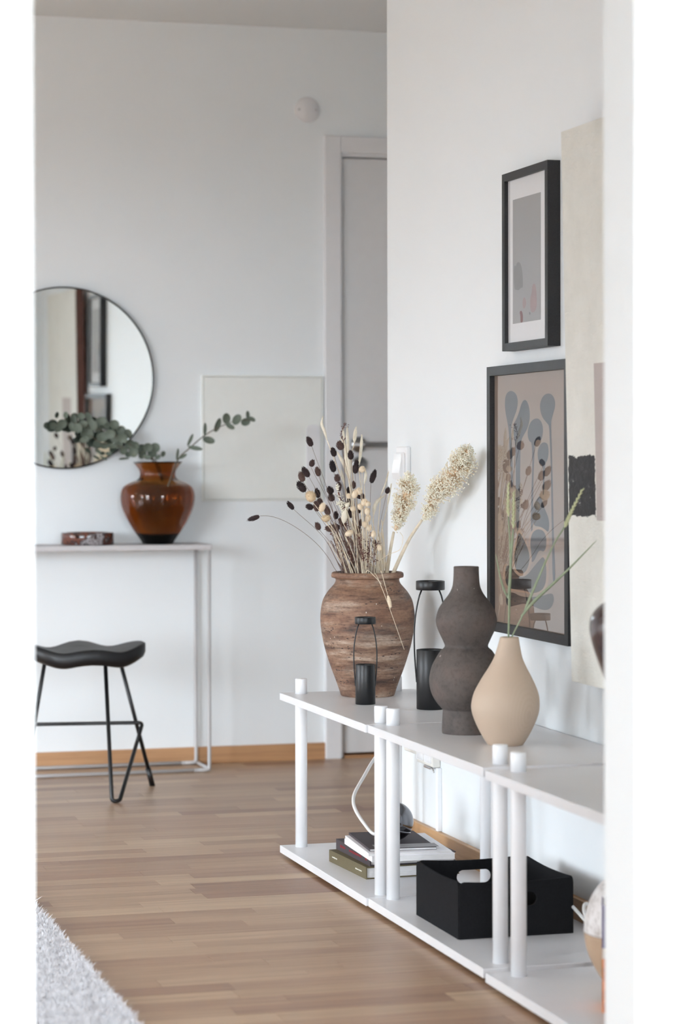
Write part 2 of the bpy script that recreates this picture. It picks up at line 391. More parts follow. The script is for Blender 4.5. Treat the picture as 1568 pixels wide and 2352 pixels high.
wall_with_openings_y('wall_back', YF, YF+.15, -4.75, 3.75, [(DX0, DX1, 0, DZ)], 'far white wall with the mirror and door')
struct(MB().box(2.0, 3.4, YF+.15, YF+.17, 0, H).build('dark_sheet_behind_door', M['darkgap']), 'dark sheet behind the door, coloured as unlit space')  # backing sheet; the darkness of the door gap is put into its colour
struct(MB().box(W, W+.145, 3.42, 6.258, 0, H).build('wall_right', M['wall']), 'white wall carrying the pictures')
struct(MB().box(W+.145, 3.75, 6.113, 6.258, 0, H).build('wall_hall', M['wall']), 'hall wall round the corner')
struct(MB().box(3.6, 3.75, 6.258, 7.88, 0, H).build('wall_hall_end', M['wall']), 'end wall of the hall')
wall_with_openings_x('wall_left', -4.75, -4.6, 3.42, 7.88, [(a, b, WZ0, LZ1) for a, b in WIN_L], 'white wall with the windows')
wall_with_openings_y('wall_front', 3.30, 3.42, -4.75, 3.0, [(FILL_X0, FILL_X1, WZ0, WZ1), (.5035, 1.3895, 0, 2.1)], 'white wall around the open doorway in front')
wall_with_openings_y('wall_rear', -1.05, -.9, -.65, 3.0, [(BX0, BX1, BZ0, BZ1)], 'white wall behind the viewpoint')
struct(MB().box(-.65, -.5, -.9, 3.30, 0, H).build('wall_near_left', M['wall']), 'left wall of the near room')
struct(MB().box(2.9, 3.05, -.9, 3.30, 0, H).build('wall_near_right', M['wall']), 'right wall of the near room')
# windows
def window(i, horizontal, a, b, z0, z1, p):
    m = MB(); t = .05
    def bx(u0, u1, v0, v1, d=.06):
        if horizontal: m.box(u0, u1, p-d/2, p+d/2, v0, v1)
        else: m.box(p-d/2, p+d/2, u0, u1, v0, v1)
    bx(a, a+t, z0, z1); bx(b-t, b, z0, z1); bx(a+t, b-t, z0, z0+t); bx(a+t, b-t, z1-t, z1)
    nb = 1 if b-a < 2 else 2
    for k in range(1, nb+1):
        u = a+(b-a)*k/(nb+1); bx(u-.03, u+.03, z0+t, z1-t, .05)
    f = struct(m.build(f'window_{i}', M['trim']), 'white framed window')
    g = MB()
    if horizontal: g.box(a+t, b-t, p-.003, p+.003, z0+t, z1-t)
    else: g.box(p-.003, p+.003, a+t, b-t, z0+t, z1-t)
    g.build('pane', M['pane'], f)
for i, (a, b) in enumerate(WIN_L): window(i+1, False, a, b, WZ0, LZ1, -4.68)
window(3, True, FILL_X0, FILL_X1, WZ0, WZ1, 3.36)  # added window, there only to light the far wall
window(4, True, BX0, BX1, BZ0, BZ1, -.98)
# floor staves
SW = .068; VIS = []; rest = MB(); meshes = {}
y = -1.0; row = 0
def inview(x0, x1, y0):
    return y0 > 4.0 and x1 > .62+.09*(y0-4) and x0 < min(2.55, 1.62+.0*y0 if y0 < 6.2 else 2.55)
while y < 7.879:
    y1 = min(y+SW, 7.88); x = -4.6-random.random()*.5
    while x < 3.7:
        L = random.choice((.30, .36, .42, .48, .54, .60)); x1 = x+L
        if inview(x, x1, y) and len(VIS) < 296 and y1-y > .06:
            if L not in meshes:
                q = MB(); q.box(0, L-.0008, 0, SW-.0007, -.006, 0); meshes[L] = q.mesh('stave', M['stave'])
            o = bpy.data.objects.new('stave', meshes[L]); C.objects.link(o); o.parent = floor; o.location = (x, y, 0); VIS.append(o)
        else:
            rest.box(x, x1-.0008, y, y1-.0007, -.006, 0)
        x = x1
    y += SW; row += 1
o = rest.build('stave_field', M['stave'], floor); o['kind'] = 'stuff'
# skirtings
struct(MB().box(-4.6, 2.1852, YF-.014, YF, 0, .056, .002).build('baseboard_back', M['skirt_x']), 'oak skirting of the far wall')
struct(MB().box(W-.014, W, 3.42, 6.258, 0, .075, .002).build('baseboard_right', M['skirt_y']), 'oak skirting under the pictures')
struct(MB().box(3.586, 3.6, 6.26, 7.86, 0, .056, .002).build('baseboard_hall', M['skirt_y']), 'oak skirting of the hall end')
# far door
cs = MB()
prof = [(2.1852, 2.2425), (DX1, DX1+.0573)]
for a, b in prof: cs.box(a, b, YF-.02, YF, 0, DZ+.057, .003)
cs.box(2.2425, DX1, YF-.0198, YF, DZ, DZ+.057, .003)
struct(cs.build('trim_1', M['trim']), 'white casing around the far door')
d1 = bpy.data.objects.new('door_1', None); C.objects.link(d1); d1.location = (2.2585, YF+.02, 0); struct(d1, 'pale flush door in the far wall')
MB().box(2.2425, 2.2545, YF+.004, YF+.14, 0, DZ).box(DX1-.012, DX1, YF+.004, YF+.14, 0, DZ).box(2.2545, DX1-.012, YF+.004, YF+.14, DZ-.011, DZ).build('door_frame', M['trim'], d1)
MB().box(2.2588, DX1-.0165, YF+.012, YF+.052, .016, DZ-.0155, .001).build('door_leaf', M['door'], d1)
MB().box(2.2545, DX1-.012, YF-.01, YF+.14, 0, .008, .002).build('threshold', M['skirt_x'], d1)
hd = MB().lathe([(.0255, 0), (.0265, .004), (.0265, .010), (.0245, .012), (.012, .0125), (.0105, .05), (0, .05)], 32, M=Matrix.Translation((2.310, YF+.012, 1.062)) @ Matrix.Rotation(R(90), 4, 'X'))
hd = hd.build('handle_rose', M['steel'], d1)
MB().tube(fillet([(2.310, YF-.03, 1.062), (2.310, YF-.045, 1.062), (2.44, YF-.045, 1.062)], .012), .0095, 14).build('lever', M['steel'], hd)
ky = MB().lathe([(.0255, 0), (.0265, .004), (.0265, .010), (.0245, .012), (.011, .0122), (.011, .016), (0, .016)], 32, M=Matrix.Translation((2.312, YF+.012, .995)) @ Matrix.Rotation(R(90), 4, 'X')).build('lock_rose', M['steel'], d1)

# ---------------------------------------------------------------- things on the far wall
t = thing('vent_cover', 'round white blanking cover high on the far wall near the door', 'wall cover', (2.128, YF, 2.192))
RX = Matrix.Rotation(R(90), 4, 'X')
MB().lathe([(.043, 0), (.043, .006), (.040, .009), (0, .0095)], 48, M=Matrix.Translation((2.128, YF, 2.192)) @ RX).build('disc', M['trim'], t)
for sx in (-.029, .029): MB().lathe([(.004, .008), (.0035, .0105), (0, .0108)], 12, cap0=False, M=Matrix.Translation((2.128+sx, YF, 2.192)) @ RX).build('screw', M['greymetal'], t)
t = thing('fuse_cabinet', 'flat square white cabinet cover on the far wall beside the door', 'cabinet', (1.97, YF, .874))
MB().box(1.762, 1.767, YF-.014, YF, .874, 1.294, .001).box(2.175, 2.180, YF-.014, YF, .874, 1.294, .001).box(1.767, 2.175, YF-.014, YF, .874, .879, .001).box(1.767, 2.175, YF-.014, YF, 1.289, 1.294, .001).build('cabinet_frame', M['cabpaint'], t)
MB().box(1.7682, 2.1738, YF-.0135, YF, .8802, 1.2878, .001).build('cabinet_door', M['cabpaint'], t)
lp = MB()
pl = []
for cx, cz, a0 in ((2.150, .905, 270), (2.150, 1.112, 0), (2.138, 1.112, 90), (2.138, .905, 180)):
    pl += [(cx+.018*math.cos(R(a0+k*15)), cz+.018*math.sin(R(a0+k*15))) for k in range(7)]
lp.prism(pl, .006, Matrix.Translation((0, YF-.013, 0)) @ RX).build('latch_plate', M['trim'], t)
# mirror
mx, mz, mr = 1.298, 1.281, .2985
t = thing('round_mirror', 'large round mirror in a thin black rim above the grey console', 'mirror', (mx, YF, mz))
TIL = Matrix.Translation((mx, YF-.004, mz)) @ Matrix.Rotation(R(90+.75), 4, 'X')
MB().lathe([(mr-.004, 0), (mr-.004, .018), (0, .018)], 96, M=TIL, smooth=False).build('mirror_glass', M['mirror'], t)
MB().lathe([(mr-.0045, 0), (mr, 0), (mr, .021), (mr-.0045, .021), (mr-.0045, .0)], 96, cap0=False, M=TIL).build('rim', M['black'], t)

# console table
TZ = .738
t = thing('console_table', 'slim grey console table of thin metal rods under the mirror', 'table', (1.15, 7.755, 0))
MB().box(.50, 1.746, 7.65, 7.862, TZ-.017, TZ, .0015).build('tabletop', M['greytop'], t)
for x in (.512, 1.737):
    for y in (7.657, 7.855): MB().tube(fillet([(x, y, TZ-.017), (x, y, .007), (x+(-.05 if x > 1 else .05), y, .007)], .012), .006, 10).build('leg', M['greymetal'], t)
for y in (7.657, 7.855): MB().tube([(.55, y, .007), (1.70, y, .007)], .006, 10).build('bottom_rail', M['greymetal'], t)
for x in (.512, 1.737): MB().tube([(x, 7.657, .009), (x, 7.855, .009)], .006, 10).build('side_rail', M['greymetal'], t)
# dish
t = thing('ashtray', 'low round tortoiseshell glass dish on the console left of the amber vase', 'dish', (1.356, 7.752, TZ))
MB().lathe([(.080, 0), (.085, .003), (.085, .036), (.083, .040), (.070, .040), (.066, .036), (.064, .012), (0, .010)], 56, at=(1.356, 7.752, TZ)).build('bowl', M['tortoise'], t)
# amber vase
VX, VY = 1.588, 7.752
t = thing('amber_glass_vase', 'round shouldered amber glass vase holding eucalyptus on the console', 'vase', (VX, VY, TZ))
K = 1/2.613/713
pr = [(92, 1637), (100, 1622), (115, 1600), (150, 1550), (180, 1500), (205, 1450), (222, 1400), (227, 1350), (219, 1310), (200, 1283), (165, 1264), (125, 1247), (109, 1225), (111, 1195), (130, 1165), (151, 1140)]
outer = [(r*K, (1639-y)*K) for r, y in pr]
def dens(p, n=3):
    q = spline([(a, b, 0) for a, b in p], n); return [(a.x, a.y) for a in q]
outer = dens(outer, 3); inner = [(max(r-.0045, .002), z) for r, z in outer if z > .021]
pf = [(0.0, 0)]+outer+[(outer[-1][0]-.0015, outer[-1][1]+.001)]+inner[::-1]+[(.0, .018)]
MB().lathe(pf, 72, cap0=False, at=(VX, VY, TZ), ribs=lambda a, k: .012*math.cos(a*12)).build('glass_body', M['amber'], t)
# eucalyptus
def leafmesh(name, m, cup=.18, thick=.0):
    q = MB(); vs = [(0, 0, 0)]; fs = []; n = 14
    for k, rr in enumerate((.5, 1)):
        for i in range(n):
            a = 2*math.pi*i/n; x = rr*math.cos(a); yv = rr*math.sin(a)
            vs.append((x, yv, cup*rr*rr+.10*abs(x)*rr))
    for i in range(n):
        j = (i+1) % n; fs.append((0, 1+i, 1+j)); fs.append((1+i, 1+n+i, 1+n+j, 1+j))
    q.add(vs, fs, 0, True)
    # underside gives the leaf a thickness
    b = [(x, yv, z-.04) for x, yv, z in vs]; q.add(b, [tuple(reversed(f)) for f in fs], 0, True)
    q.add([vs[1+n+i] for i in range(n)]+[b[1+n+i] for i in range(n)], [(i, n+i, n+(i+1) % n, (i+1) % n) for i in range(n)])
    return q.mesh(name, m)
LEAF = leafmesh('leaf', M['euc'])
FACE = Matrix.Rotation(R(90), 4, 'X')            # leaf plane upright, its face turned to -y
def euc(name, label, stems, leaves, root):
    t = thing(name, label, 'branch', root, None)
    for s in stems:
        p = spline(s, 5); MB().tube(p, [.0026-.0018*i/(len(p)-1) for i in range(len(p))], 7).build('stem', M['eucstem'], t)
    for x, y, z, rx, rz_, tl in leaves:
        rot = Euler((random.uniform(-.45, .45), random.uniform(-.25, .25), random.uniform(-.5, .5))).to_matrix().to_4x4()
        Mx = Matrix.Translation((x, y, z)) @ Matrix.Rotation(R(tl), 4, 'Y') @ rot @ FACE @ Matrix.Diagonal((rx, rz_, (rx+rz_)/2, 1))
        link('leaf', LEAF, t, Mx)
    return t

